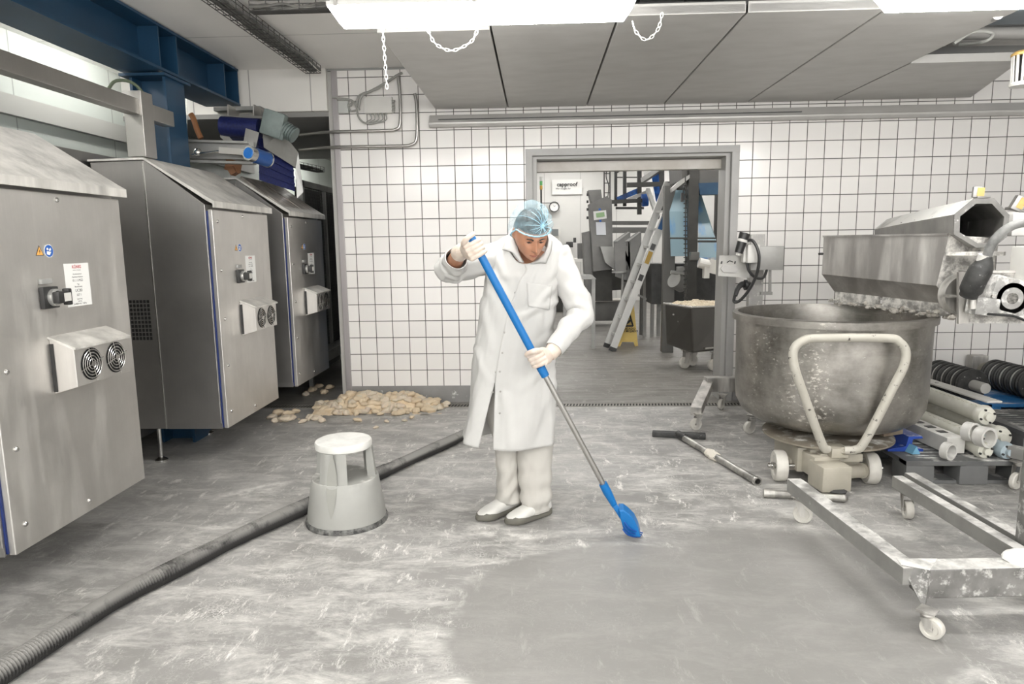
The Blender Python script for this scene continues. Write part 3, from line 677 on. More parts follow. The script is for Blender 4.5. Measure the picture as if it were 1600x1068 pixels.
# trim rail on the left wall
struct(MB().bx(-3.75, -3.70, -2, 9, 2.42, 2.56).build('trim_4', mat('wall_rail', (.48, .48, .45), rough=.6), smooth=0))

# ---- inclined blue-belt conveyor above the cabinets
Yc = 5.62
t = thing('belt_conveyor', 'inclined dark blue belt conveyor running down behind the far cabinets', 'conveyor', aY(430, 300, Yc))
def Q(x, y, d=0.): return aY(x, y, Yc+d)
top = [Q(346, 186), Q(406, 190)]
MB().cyl(Q(347, 197), Q(406, 201), .078, seg=28).build('head_roller', BLUEB, t)
mb = MB(); mb.hull([Q(404, 212, .02), Q(457, 246, .3), Q(461, 299, .3), Q(405, 281, .0)], [Q(404, 212, .10), Q(457, 246, .38), Q(461, 299, .38), Q(405, 281, .08)])
for k in range(1, 5):
    a = Q(404+k*.3, 212+k*14, .015*0+.01); b_ = Q(457+k*.8, 246+k*10.5, .29); mb.bar(a, b_, .012, .02)
mb.build('belt', BLUEB, t, smooth=0)
mb = MB(); mb.hull([Q(350, 205, .02), Q(404, 212, .02), Q(405, 240, .2), Q(372, 228, .2)], [Q(350, 205, .08), Q(404, 212, .08), Q(405, 240, .26), Q(372, 228, .26)]); mb.build('belt', BLUEB, t, smooth=0)
SP = mat('conveyor_side', (.33, .33, .315), (.25, .25, .24), 5, .4, .6)
MB().hull([Q(408, 172, -.03), Q(412, 230, -.03), Q(462, 262, .28), Q(464, 310, .28), Q(474, 300, .3), Q(466, 238, .28), Q(440, 205, .1)], [Q(408, 172, -.01), Q(412, 230, -.01), Q(462, 262, .30), Q(464, 310, .30), Q(474, 300, .32), Q(466, 238, .30), Q(440, 205, .12)]).build('side_plate', SP, t, smooth=0)
MB().hull([Q(344, 180, -.02), Q(344, 214, -.02), Q(380, 246, .1), Q(383, 240, .1), Q(350, 205, -.02), Q(349, 180, -.02)], [Q(344, 180, .0), Q(344, 214, .0), Q(380, 246, .12), Q(383, 240, .12), Q(350, 205, .0), Q(349, 180, .0)]).build('side_plate', SP, t, smooth=0)
for x in (355, 395): MB().hull([Q(x, 163, -.05), Q(x, 180, -.05), Q(x+17, 182, .1), Q(x+17, 172, .1)], [Q(x+2, 163, -.05), Q(x+2, 180, -.05), Q(x+19, 182, .1), Q(x+19, 172, .1)]).build('guide_plate', STEEL, t, smooth=0)
MB().bar(Q(338, 172, .1), Q(410, 170, .1), .1, .03).build('guide_plate', SP, t, smooth=0)
MB().hull([Q(384, 200, -.12), Q(405, 207, -.12), Q(400, 230, -.12), Q(380, 224, -.12)], [Q(384, 200, -.10), Q(405, 207, -.10), Q(400, 230, -.10), Q(380, 224, -.10)]).build('guard', STEELB, t, smooth=0)
GM = mat('gear_motor_paint', (.16, .20, .19), (.12, .15, .145), 9, .5)
g = MB().box(Q(428, 194), (.17, .16, .20), (.1, .3, .2), .02).box(Q(437, 205), (.10, .12, .12), (.2, .3, .2), .015).cyl(Q(436, 196), Q(461, 212), .055, seg=16).build('gear_motor', GM, t)
mb = MB()
for k in range(5): mb.lathe([(.05, 0), (.066, 0), (.066, .012), (.05, .012)], Q(436, 196).lerp(Q(461, 212), .35+.14*k), Q(461, 212)-Q(436, 196), 16)
mb.build('cooling_fin', GM, g)
MB().lathe([(0, 0), (.03, 0), (.03, .04), (0, .04)], Q(412, 196, -.04), (1, -.2, 0), 16).build('shaft', BOLT, t)

t = thing('support_beam', 'stainless channel beam with a turnbuckle above the middle cabinet', 'beam', aY(340, 240, 5.3))
def Q2(x, y, d=0.): return aY(x, y, 5.3+d)
MB().bar(Q2(286, 220), Q2(388, 223), .06, .018, bev=.002).bar(Q2(286, 234, .03), Q2(398, 236, .03), .03, .13).bar(Q2(286, 252), Q2(398, 255), .07, .018).build('channel', SP, t, smooth=0)
MB().cyl(Q2(300, 241, -.08), Q2(346, 236, -.08), .009, seg=8).ball(Q2(309, 238, -.07), .032, 12).build('turnbuckle', BOLT, t)
MB().bar(Q2(344, 235, -.085), Q2(384, 238, -.085), .05, .045).build('clamp', STEEL, t, smooth=0)
t = thing('drum_motor', 'bright blue tube with chrome rings and a blue end cap', 'drum motor', aY(404, 245, 5.1))
a, b_ = aY(388, 239, 5.05), aY(420, 250, 5.25); d = (b_-a).normalized()
MB().cyl(a+d*.05, b_, .055, seg=24).build('tube', mat('blue_tube', (.01, .06, .22), rough=.35), t)
MB().cyl(a, a+d*.05, .054, seg=24).lathe([(.055, 0), (.06, .0), (.06, .012), (.055, .012)], b_-d*.02, d, 24).build('chrome_ring', BOLT, t)
MB().cyl(a-d*.006, a, .04, seg=24).build('end_cap', mat('blue_cap', (.005, .14, .50), rough=.3), t)
tag(MB().tube(spline([aY(298, 178, 5.4), aY(302, 185, 5.4), aY(309, 205, 5.4), aY(314, 216, 5.4)], 4), .022, 8).build('brown_strap', mat('brown_strap', (.22, .09, .03), rough=.6), smooth=40), 'brown leather-like strap hanging behind the blue column', 'strap')
tag(MB().bar(aY(353, 256, 5.5), aY(376, 262, 5.5), .03, .09).bar(aY(362, 262, 5.5), aY(368, 272, 5.5), .08, .05).build('bracket', mat('brown_bracket', (.20, .09, .04), rough=.6), smooth=0), 'brown bracket between the support beam and the far cabinet', 'bracket')
t = thing('cover_sheet', 'two smeared dark covers lying over the far cabinet roof', 'cover', (-2.3, 6.1, 1.79))
cable_tray((-3.2, 5.6, 2.38), (-2.7, 8.6, 2.38), .10, 'wire cable tray behind the blue column on the left', 4)
# covers: two low sheets on the far cabinet
for k, (ya, yb) in enumerate(((5.74, 6.13), (6.17, 6.60))):
    MB().hull([(-2.13, ya, 1.785), (-2.49, ya, 2.046), (-2.49, yb, 2.046), (-2.13, yb, 1.785)], [(-2.12, ya, 1.797), (-2.48, ya, 2.058), (-2.48, yb, 2.058), (-2.12, yb, 1.797)]).build('cover', mat('smeared_cover', (.10, .09, .08), (.42, .39, .35), 9, .3, stretch=(1, 3, 1)), t, smooth=0)

# ---- dark mesh frame in the passage
t = thing('guard_frame', 'dark wire-mesh guard frame in the passage behind the far cabinet', 'guard', (-2.35, 7.4, 0))
mb = MB()
for y in (6.78, 8.3): mb.bx(-2.38, -2.32, y, y+.06, .25, 2.12)
mb.bx(-2.38, -2.32, 6.78, 8.36, 2.06, 2.12); mb.bx(-2.40, -2.30, 6.78, 8.36, .22, .30); mb.bx(-2.38, -2.32, 7.5, 7.54, .25, 2.1); mb.bx(-2.5, -2.2, 6.72, 8.4, .34, .38)
for y in (6.8, 8.3): mb.bx(-2.37, -2.33, y, y+.04, 0, .25)
mb.build('frame', SP, t, smooth=0)
mb = MB()
z = .32
while z < 2.05: mb.bx(-2.356, -2.350, 6.84, 8.3, z, z+.006); z += .034
y = 6.86
while y < 8.3: mb.bx(-2.352, -2.346, y, y+.006, .3, 2.06); y += .034
mb.bx(-2.42, -2.40, 6.84, 8.3, .3, 2.06); mb.build('mesh', DARK, t, smooth=0)
tag(MB().bx(-3.2, -2.55, 6.9, 8.8, .1, 1.9).bx(-3.1,-2.6,7,8.7,0,.1).build('machine_housing', DARK, smooth=0), 'dark machine body standing behind the wire-mesh guard', 'machine')
# ================================================================ floor things on the left: step stool, hose, dough
STOOLM = mat('grey_stool_plastic', (.34, .34, .318), (.31, .31, .29), 5, .5, up=.3, fsc=9)
cx, cy = -1.045, 3.475
t = thing('step_stool', 'round grey plastic step stool with a white top on the floury floor', 'stool', (cx, cy, 0))
MB().lathe([(.200, 0), (.217, 0), (.219, .012), (.213, .026), (.200, .026), (.2, 0)], (cx, cy, 0), seg=64).build('rubber_ring', mat('stool_rubber', (.03, .03, .03), (.2, .2, .19), 40, .6), t)
MB().lathe([(.208, .022), (.205, .06), (.176, .245), (.172, .25), (.0, .252), (.0, .246), (.118, .2), (.2, .024), (.208, .022)], (cx, cy, 0), seg=64).build('lower_body', STOOLM, t)
for k, ang in enumerate((-97, 22, 143)):
    w_ = R(27); a = R(ang)
    mb = MB(); prof = [(.1715, .238), (.166, .28), (.152, .41), (.122, .41), (.120, .34), (.125, .238), (.1715, .238)]
    # frame_of for z axis: X=(0,-1,0)?, use explicit sections instead
    secs = []
    for i in range(11):
        q = a-w_+2*w_*i/10; dent = .016*math.exp(-((i-5)/1.3)**2)
        secs.append([(cx+cos(q)*(r-(dent if r > .14 else 0)), cy+sin(q)*(r-(dent if r > .14 else 0)), z) for r, z in prof[:-1]])
    mb.loft(secs); mb.build('pillar', STOOLM, t)
MB().lathe([(0, .405), (.14, .405), (.148, .412), (.1495, .438), (.145, .446), (.138, .449), (.12, .447), (0, .447)], (cx, cy, 0), seg=64).build('top_step', mat('stool_top', (.60, .60, .57), (.68, .67, .64), 12, .6, up=.6, fsc=12), t)
# spindle-shaped hollow on the front wall of the stool
a = R(-97); n = V((cos(a), sin(a), 0)); s_ = V((-sin(a), cos(a), 0)); mb = MB(); rings = []
for i in range(15):
    z = .085+.325*i/14; wz = .028*sin(pi*min(1, max(0, (i+.15)/14.3)))**.8+.0008; rz = .2065-(z-.06)*(.03/.19) if z < .245 else .1705-(z-.245)*(.020/.165)
    c = V((cx, cy, z))+n*(rz-.0035)
    rings.append([c+s_*wz*q+n*(.006*(1-abs(q)) if 0 else .0045) for q in (-1, -.5, 0, .5, 1)])
mb.loft(rings, caps=False, closed=False); mb.build('grip_hollow', mat('stool_hollow', (.30, .30, .275), rough=.55), t)

hp = [(-40, 1080), (0, 1052), (94, 990), (187, 932), (281, 884), (375, 837), (469, 794), (540, 762), (610, 731), (660, 708), (705, 688), (745, 668), (780, 652)]
P = spline([fl(x, y, .043) for x, y in hp], 60); 
acc = [0]
for a, b_ in zip(P, P[1:]): acc.append(acc[-1]+(b_-a).length)
L = acc[-1]; pts = []; rad = []; s = 0; i = 0; step = .0065; k = 0
while s < L:
    while acc[i+1] < s: i += 1
    pts.append(P[i].lerp(P[i+1], (s-acc[i])/(acc[i+1]-acc[i]))+V((0, 0, .0))); 
    rb = .0045 if s < L*.62 else .0016
    rad.append(.0375+(rb if k % 2 else -rb)+.002*sin(s*9)); s += step; k += 1
HOSE = mat('floury_hose', (.022, .022, .021), (.07, .07, .068), 7, .6, flour=.0, wear=None)
m, nt, b = new_mat('ribbed_floury_hose')
vec = coords(nt); lay = ramp(nt, noi(nt, vec, 5, 6, .65, .4), .34, .50)
g = nt.nodes.new('ShaderNodeNewGeometry'); s3 = nt.nodes.new('ShaderNodeSeparateXYZ'); nt.links.new(g.outputs['Normal'], s3.inputs[0])
f = mth(nt, 'MULTIPLY', lay, ramp(nt, s3.outputs[2], .0, .45)); 
nt.links.new(mixc(nt, mth(nt, 'MULTIPLY', f, .62), (.028, .027, .026, 1), (.36, .35, .33, 1)), b.inputs['Base Color']); b.inputs['Roughness'].default_value = .6
tag(MB().tube(pts, rad, 16).build('suction_hose', m, smooth=70), 'long ribbed grey suction hose lying across the floor behind the step stool', 'hose')

def lump_mesh(seed, n=10):
    mb = MB(); mb.ball((0, 0, 0), (1, .78, .62), 22)
    for v in mb.b.verts:
        q = v.co*1.3+V((seed*3.1, seed, 0)); v.co *= 1+.42*mnoise.noise(q)+.16*mnoise.noise(q*2.6)+.07*mnoise.noise(q*6)
        if v.co.z < -.45: v.co.z = -.45
    return mb
protos = []
for s in range(7):
    o = lump_mesh(s+.5).build('dough_lump', DOUGH if s % 3 else DOUGH2, smooth=80, origin=(0, 0, 0)); protos.append(o)
rnd = random.Random(3); first = [True]*7
def lump(x, y, z, r, label, group, flat=1.):
    k = rnd.randrange(7)
    if first[k]: o = protos[k]; first[k] = False
    else: o = protos[k].copy(); C.objects.link(o)
    o.scale = (r*rnd.uniform(.85, 1.3), r*rnd.uniform(.8, 1.1), r*flat*rnd.uniform(.8, 1.1)); o.rotation_euler = (rnd.uniform(-.25, .25), rnd.uniform(-.25, .25), rnd.uniform(0, 6.28))
    o.location = (x, y, z+r*flat*.42); tag(o, label, 'dough', group); return o
def heap_h(x, y):
    h = .0
    for hx, hy, hr, hh in ((-1.62, 6.0, .30, .145), (-1.28, 6.03, .26, .135), (-1.05, 6.02, .18, .07), (-1.9, 5.88, .2, .04)):
        d = math.hypot((x-hx)/hr, (y-hy)/(hr*.75)); h = max(h, hh*max(0, 1-d*d)**.7)
    return h
n = 0
while n < 175:
    x = rnd.uniform(-2.05, -.83); y = rnd.uniform(5.68, 6.17)
    edge = abs((x+1.45)/.62)
    if (y-5.68) < .30*edge**2 or (y-5.66)/.5 < rnd.random()*.35: continue
    h = heap_h(x, y); r = rnd.uniform(.030, .058)*(1 if h > .03 else .85)
    lump(x, y, max(0, h-r*.5)*rnd.uniform(.75, 1.0), r, 'pale dough lump in the heap below the tiled wall', 'dough lumps in the heap below the tiled wall'); n += 1
mb = MB(); N = 40; M_ = 16; G = []
for j in range(M_+1):
    row = []
    for i in range(N+1):
        x = -2.0+1.15*i/N; y = 5.72+.45*j/M_; h = heap_h(x, y)
        row.append((x, y, max(-.004, h*.9+.02*mnoise.noise(V((x*16, y*16, 0)))-.004)))
    G.append(row)
mb.loft(G, caps=False, closed=False)
tag(mb.build('dough_mass', DOUGH2, smooth=60), 'flattened dried dough mass at the bottom of the heap', 'dough')
for x, y, r in ((425, 654, .045), (435, 648, .05), (450, 650, .05), (446, 658, .055), (462, 645, .04), (457, 655, .035), (430, 659, .035)):
    q = fl(x, y); lump(q.x, q.y, 0, r, 'dough lump in the small left clump beside the middle cabinet', 'dough lumps left clump')
for x, y, r in ((474, 660, .035), (484, 655, .045), (495, 656, .04), (503, 659, .035)):
    q = fl(x, y); lump(q.x, q.y, 0, r, 'dough lump in the small clump between stool and left clump', 'dough lumps right clump')
for (x, y, r), l in zip(((559, 658, .038), (604, 659, .024), (587, 669, .026), (632, 658, .028), (643, 653, .03), (467, 655, .012)), ('largest single dough lump behind the step stool', 'small curled dough scrap right of the largest single lump', 'flat dough scrap nearest the camera of the loose ones', 'dough scrap, left one of the pair towards the worker', 'dough scrap, right one of the pair towards the worker', 'tiny dough crumb between the two small clumps')):
    q = fl(x, y); lump(q.x, q.y, 0, r, l, None, .8)
for x, y, r in ((488, 608, .05), (507, 612, .05), (478, 614, .04), (498, 602, .04), (515, 604, .045)):
    q = fl(x, y+3); lump(q.x, q.y, 0, r, 'dough lump beneath the far cabinet', 'dough lumps beneath the far cabinet')

# ================================================================ casters
def caster(x, y, parent, ztop, r=.05, yaw=0., m=None, w_=.028):
    """swivel caster: wheel on the floor at x,y, plate at ztop"""
    m = m or WHEELW; d = V((cos(yaw), sin(yaw), 0)); s = V((-sin(yaw), cos(yaw), 0)); c = V((x, y, r)); top = V((x, y, ztop))+d*r*.5
    k = MB().box((top.x, top.y, ztop-.004), (r*1.5, r*1.5, .008), (0, 0, yaw)).lathe([(0, -.03), (r*.5, -.03), (r*.62, -.018), (r*.5, -.008), (0, -.008)], top, seg=20)
    for q in (-1, 1):
        o = s*q*(w_*.5+.006)
        k.prism([top+o+d*r*.45+V((0, 0, -.025)), top+o-d*r*.55+V((0, 0, -.025)), c+o-d*r*.25+V((0, 0, -r*.15)), c+o+d*r*.25+V((0, 0, -r*.15))], s*.003*q)
    k.cyl(c-s*(w_*.5+.012), c+s*(w_*.5+.012), r*.14, seg=10)
    k = k.build('caster', STEELF, parent)
    MB().lathe([(r*.2, -w_*.4), (r*.6, -w_*.4), (r*.66, -w_*.5), (r*.93, -w_*.5), (r, -w_*.35), (r, w_*.35), (r*.93, w_*.5), (r*.66, w_*.5), (r*.6, w_*.4), (r*.2, w_*.4), (r*.2, -w_*.4)], c, s, 32).build('wheel', m, k)
    return k

# ================================================================ mixing bowl on its trolley
BOWLM, nt, b = new_mat('worn_bowl_steel')
vec = coords(nt); sc_ = noi(nt, coords(nt, (6, 6, 28)), 1, 7, .7); cl = noi(nt, vec, 3.5, 6, .65)
col = mixc(nt, ramp(nt, cl, .35, .65), (.20, .19, .172, 1), (.42, .40, .37, 1))
dr = ramp(nt, mth(nt, 'MULTIPLY', noi(nt, coords(nt, (38, 38, 70)), 1, 6, .7), noi(nt, coords(nt, (2.2, 2.2, 1.2), loc=(2, 0, 0)), 1, 3)), .36, .40)
col = mixc(nt, mth(nt, 'MULTIPLY', dr, .6), col, (.68, .65, .58, 1))
col = mixc(nt, mth(nt, 'MULTIPLY', ramp(nt, sc_, .5, .75), .35), col, (.5, .48, .44, 1))
nt.links.new(col, b.inputs['Base Color']); nt.links.new(mth(nt, 'MULTIPLY_ADD', dr, -.8, .9), b.inputs['Metallic']); nt.links.new(mth(nt, 'MULTIPLY_ADD', cl, .3, .22), b.inputs['Roughness'])
bx_, by_ = 1.885, 4.43
t = thing('bowl_trolley', 'cream painted wheeled trolley carrying the big steel mixing bowl', 'trolley', (1.80, 4.2, 0))
tb = thing('mixing_bowl', 'large worn stainless steel mixing bowl on the cream trolley', 'bowl', (bx_, by_, .29))
Rb = .588; zt = 1.005
prof = [(0, .292), (.36, .296), (.46, .315), (.53, .36), (.565, .43), (.573, .52), (Rb-.012, .90), (Rb-.010, .955), (Rb+.012, .958), (Rb+.014, zt-.006), (Rb+.006, zt), (Rb-.02, zt), (Rb-.024, .96), (Rb-.03, .90), (.555, .52), (.54, .44), (.50, .38), (.42, .33), (0, .315)]
MB().lathe(prof, (bx_, by_, 0), seg=96).build('shell', BOWLM, tb, smooth=40)
mb = MB()
# the base of the bowl: a ring with two blocks seen under the belly
mb.lathe([(.0, .262), (.26, .262), (.26, .294), (0, .294)], (bx_, by_, 0), seg=48); mb.build('base_ring', mat('rusty_steel', (.16, .12, .08), (.26, .24, .21), 12, .6, .3), tb)
MB().hull([aY(1172, 640, 4.3), aY(1206, 640, 4.3), aY(1206, 640, 4.42), aY(1172, 640, 4.42)], [aY(1180, 618, 4.3)+V((0, 0, 0)), aY(1230, 622, 4.3), aY(1230, 622, 4.45), aY(1180, 618, 4.45)]).build('lug', mat('rusty_lug', (.16, .11, .06), (.3, .26, .2), 14, .6, .3), tb, smooth=0)
MB().box((2.14, 4.16, .31), (.16, .12, .07), (0, 0, .4), .005).build('lug', mat('brown_lug', (.14, .10, .07), (.2, .17, .13), 14, .6, .2), tb, smooth=0)
pc = V((1.83, 4.27, 0))
MB().lathe([(0, .225), (.36, .232), (.385, .24), (.385, .25), (.36, .258), (0, .262)], pc, seg=64).build('turntable', mat('turntable_steel', (.30, .27, .22), (.22, .19, .15), 8, .5, .3, up=.3), t)
mb = MB(); mb.bx(1.565, 1.945, 4.04, 4.45, .065, .222, .015).bx(1.62, 1.76, 3.99, 4.1, .13, .225, .012).bx(1.55, 1.97, 4.12, 4.22, .05, .12, .01)
mb.build('chassis', CREAM, t)
MB().bx(1.655, 1.905, 3.93, 4.08, .165, .215, .008).build('bumper', CREAM, t)
gc = aY(1296, 742, 3.86)
MB().box(gc, (.175, .17, .15), (0, 0, .12), .014).box(gc+V((-.01, .12, .03)), (.15, .16, .13), (0, 0, .1), .01).build('gearbox', CREAM, t)
MB().cyl(aY(1322, 738, 3.95), aY(1348, 735, 4.02), .038, seg=20).cyl(aY(1346, 735, 4.0), aY(1352, 735, 4.02), .046, seg=20).build('motor', CREAM, t)
MB().lathe([(0, 0), (.05, 0), (.056, .012), (.04, .022), (0, .022)], aY(1307, 768, 3.80)+V((0, 0, .0)), seg=20).build('foot_pad', RUBBER, t)
for x, y, s in ((1.475, 4.08, -1), (2.0, 4.03, 1)):
    r = .095; rgl = MB().lathe([(.02, -.024), (.055, -.024), (.062, -.034), (.088, -.034), (r, -.024), (r, .024), (.088, .034), (.062, .034), (.055, .024), (.02, .024), (.02, -.024)], (x, y, r), (1, -.1, 0), 40).build('wheel', WHEELW, t)
    MB().cyl((x-.07*abs(s) if s < 0 else x-.05, y, r), (x+.10 if s < 0 else x+.07, y, r), .014, seg=12).lathe([(0, 0), (.024, 0), (.024, .012), (0, .012)], (x+s*.035, y, r), (s, 0, 0), 6).build('axle', BOLT, rgl)
MB().cyl((1.9, 4.62, .07), (1.96, 4.62, .07), .07, seg=28).build('wheel', WHEELW, t)
hpts = [aY(1293, 702, 3.86), aY(1284, 692, 3.84), aY(1250, 600, 3.80), aY(1240, 566, 3.79), aY(1241, 545, 3.79), aY(1255, 532, 3.79), aY(1280, 528, 3.79), aY(1385, 528, 3.79), aY(1405, 534, 3.79), aY(1415, 549, 3.79), aY(1412, 572, 3.79), aY(1395, 606, 3.80), aY(1352, 688, 3.84), aY(1337, 702, 3.86), aY(1320, 703, 3.88)]
MB().tube(spline(hpts, 6), .0245, 16).build('handle', mat('chipped_cream_tube', (.44, .42, .37), (.40, .38, .33), 8, .45, wear=(.05, .045, .04), wsc=26, wt=.61), t)
MB().bx(1.70, 1.80, 3.88, 4.0, .205, .262, .006).cyl(aY(1318, 703, 3.88), aY(1322, 712, 3.92), .02).build('handle_socket', CREAM, t)

# ================================================================ tilting dough trough over the bowl
TROUGH = brushed('dull_trough_steel', (.56, .54, .52), .48, 2, flour=.4)
CRUST = mat('flour_crusted_steel', (.20, .19, .18), (.34, .33, .31), 10, .6, .35, flour=.62, fsc=16, flc=(.66, .64, .6))
t = thing('dough_trough', 'big angular stainless dough trough hanging over the mixing bowl', 'trough', aY(1400, 420, 4.3))
A, B_ = aY(1287, 370, 4.75), aY(1482, 367, 3.9)
A2, B2 = aY(1284, 428, 4.75), aY(1463, 446, 3.9)
def onplane(x, y, a, b_, c):
    n = (V(b_)-V(a)).cross(V(c)-V(a)); d = ray(x, y); return EYE+d*(((V(a)-EYE).dot(n))/d.dot(n))
B2 = onplane(1463, 446, A, B_, A2)
A3 = aY(1305, 457, 4.80)
B3 = onplane(1488, 478, A2, B2, A3)
w2 = V((.34, .22, 0))
def thick_panel(mb, q, th):
    n = (V(q[1])-V(q[0])).cross(V(q[3])-V(q[0])).normalized()*th
    mb.hull(q, [V(p)+n for p in q]); return mb
mb = MB(); thick_panel(mb, [A, B_, B2, A2], .006); mb.build('front_wall', TROUGH, t, smooth=0)
mb = MB(); thick_panel(mb, [A2, B2, B3, A3], .006); mb.build('lower_wall', TROUGH, t, smooth=0)
mb = MB()
thick_panel(mb, [A, A2, A3, A3+w2*.6, A+w2], .005) if 0 else None
mb.prism([A, A2, A3, A3+V((.16, .0, 0)), A2+V((.40, .08, 0)), A+V((.40, .08, 0))], (.004, .008, 0)); mb.build('end_wall', TROUGH, t, smooth=0)
mb = MB(); Bp = [B_+V((.004, -.0, 0)), B2, B3, B3+V((.20, 0, 0)), aY(1548, 450, 4.0), aY(1560, 372, 3.98)]
mb.prism(Bp, (.006, .012, 0)); mb.build('end_wall', CRUST, t, smooth=0)
mb = MB(); thick_panel(mb, [A+V((.40, .08, 0)), aY(1560, 372, 4.0), aY(1548, 450, 4.02), A2+V((.40, .08, 0))], .006); mb.build('rear_wall', TROUGH, t, smooth=0)
MB().bar(A+V((0, 0, .004)), B_+V((0, 0, .004)), .02, .012).build('rim', TROUGH, t, smooth=0)
mb = MB()
for i in range(2):
    a = A3.lerp(B3, .0 if i == 0 else .45)+V((0, 0, -.0)); b_ = A3.lerp(B3, .42 if i == 0 else .98)
    mb.bar(a+V((0, -.01, -.02)), b_+V((0, -.01, -.02)), .012, .06)
mb.build('hinge_plate', CRUST, t, smooth=0)
mb = MB(); rr = random.Random(5)
for i in range(90):
    q = rr.random(); c = A3.lerp(B3, q)+V((rr.uniform(-.03, .05), rr.uniform(-.04, .04), rr.uniform(-.075, -.035))); s = rr.uniform(.007, .02); mb.ball(c, (s*1.4, s, s*.8), 6)
mb.jitter(.006, 60); tag(mb.build('dried_dough_crust', mat('crust', (.55, .52, .47), (.25, .23, .2), 30, .8), t), None, None, None, 'stuff')
mb = MB(); mb.bar(A3+V((.02, .06, -.06)), B3+V((.04, .06, -.05)), .10, .02); mb.build('outlet_rail', CRUST, t, smooth=0)
MB().cyl(A.lerp(A2, .45), A.lerp(A2, .45)-V((.03, .01, 0)), .008, seg=8).build('pin', BLACKP, t)

# octagonal hopper tube lying behind the trough
t = thing('octagonal_chute', 'open octagonal steel chute with a floury white top behind the trough', 'chute', aY(1530, 370, 3.9))
near = [(1490, 335), (1521, 310), (1552, 310), (1576, 336), (1572, 370), (1551, 386), (1524, 387), (1489, 366)]
n1 = [aY(x, y, 3.86) for x, y in near]
cN = sum(n1, V((0, 0, 0)))/8
cF = aY(1395, 368, 5.35)
dd = (cF-cN)
def sc8(k, o=V((0, 0, 0))): return [cN+(p-cN)*k+o for p in n1]
OCT = mat('floury_chute', (.27, .265, .25), (.34, .33, .31), 8, .5, .35, up=1.0, fsc=8, flc=(.8, .79, .76))
mb = MB(); outer = [sc8(1.0), sc8(.9, dd)]; inner = [sc8(.985), sc8(.88, dd)]
mb.loft([sc8(.985, V((0, .002, 0))), sc8(1.0), sc8(.98, dd*.5), sc8(.9, dd)], caps=False); mb.build('chute_wall', OCT, t, smooth=0)
mb = MB(); mb.loft([sc8(.80), sc8(.80, dd*.1), sc8(.78, dd*.9), sc8(.02, dd*.9)], caps=False); mb.build('chute_inside', mat('chute_inside', (.10, .098, .09), (.22, .21, .2), 6, .5, .3), t, smooth=0)
mb = MB(); mb.loft([sc8(1.0), sc8(1.0, V((0, -.008, 0))), sc8(.80, V((0, -.008, 0))), sc8(.80)], caps=False); mb.build('chute_flange', mat('flange_steel', (.24, .235, .22), (.17, .165, .16), 14, .5, .3, flour=.25, fsc=30), t, smooth=0)
for q in (.25, .45, .62):
    c = sc8(.97, dd*q)[0]; MB().box(c+V((.02, -.03, -.01)), (.03, .012, .05)).build('latch', STEELB, t, smooth=0)
t = thing('position_marker', 'small yellow-faced marker block upright on the chute opening', 'marker', n1[1].lerp(n1[2], .5))
c = aY(1527, 300, 3.88)
MB().box(c, (.045, .03, .058), (0, .05, -.3), .003).box(aY(1534, 308, 3.88), (.07, .04, .012), None, .002).build('block', STEELB, t); MB().box(c+V((.008, -.018, 0)), (.034, .004, .045), (0, .05, -.3)).build('face', mat('marker_yellow', (.48, .32, .09), (.38, .27, .10), 40, .5), t)
t = thing('position_marker', 'small yellow-faced marker block leaning at the right edge', 'marker', aY(1592, 318, 3.7))
c = aY(1590, 318, 3.7)
MB().box(c, (.05, .04, .075), (0, .45, -.2), .003).bar(aY(1575, 325, 3.72), aY(1600, 330, 3.72), .05, .012).build('block', STEELB, t); MB().box(c+V((.006, -.022, 0)), (.03, .004, .055), (0, .45, -.2)).build('face', mat('marker_yellow', (.48, .32, .09), (.38, .27, .10), 40, .5), t)

# drive unit at the right edge
t = thing('drive_unit', 'flour-caked gear drive on a steel plate at the right edge beside the trough', 'drive', aY(1560, 480, 3.6))
MB().hull([aY(1502, 424, 3.62), aY(1503, 505, 3.62), aY(1640, 505, 3.55), aY(1640, 424, 3.55)], [aY(1502, 424, 3.62)+V((.006, .02, 0)), aY(1503, 505, 3.62)+V((.006, .02, 0)), aY(1640, 505, 3.55)+V((.006, .02, 0)), aY(1640, 424, 3.55)+V((.006, .02, 0))]).build('mounting_plate', CRUST, t, smooth=0)
MB().bar(aY(1504, 424, 3.60), aY(1504, 505, 3.60), .018, .05, up=(1, 0, 0)).bar(aY(1503, 424, 3.62), aY(1585, 424, 3.6), .07, .012).build('plate_edge', STEELF, t, smooth=0)
GB = mat('floury_cast_housing', (.38, .375, .36), (.26, .255, .245), 12, .6, .2, flour=.45, fsc=12)
c = aY(1582, 466, 3.5)
g = MB().box(c+V((.02, .05, 0)), (.25, .10, .19), (0, .25, 0), .02).box(aY(1535, 478, 3.54), (.12, .09, .09), (0, .1, 0), .012).build('gear_housing', GB, t)
MB().lathe([(.055, 0), (.078, 0), (.082, .012), (.082, .03), (.055, .03)], c, (0, 1, 0), 36).build('bearing_ring', GB, g)
mb = MB(); mb.lathe([(0, .01), (.028, .01), (.032, .02), (.0, .03)], c-V((0, .012, 0)), (0, 1, 0), 24)
mb.lathe([(0, .02), (.054, .02), (.054, .026), (0, .026)], c, (0, 1, 0), 24); mb.build('bearing_hub', mat('bearing_dark', (.06, .06, .055), (.3, .29, .27), 60, .35, .6), g)
mb = MB()
for k in range(12): a = 2*pi*k/12; mb.ball(c+V((cos(a)*.042, .012, sin(a)*.042)), .0085, 8)
mb.build('bearing_balls', BOLT, g)
for k in range(5): a = 2*pi*k/5+.5; MB().lathe([(0, .0), (.010, .0), (.010, .012), (0, .012)], c+V((cos(a)*.095, -.004, sin(a)*.09)), (0, 1, 0), 6).build('bolt', BOLT, g)
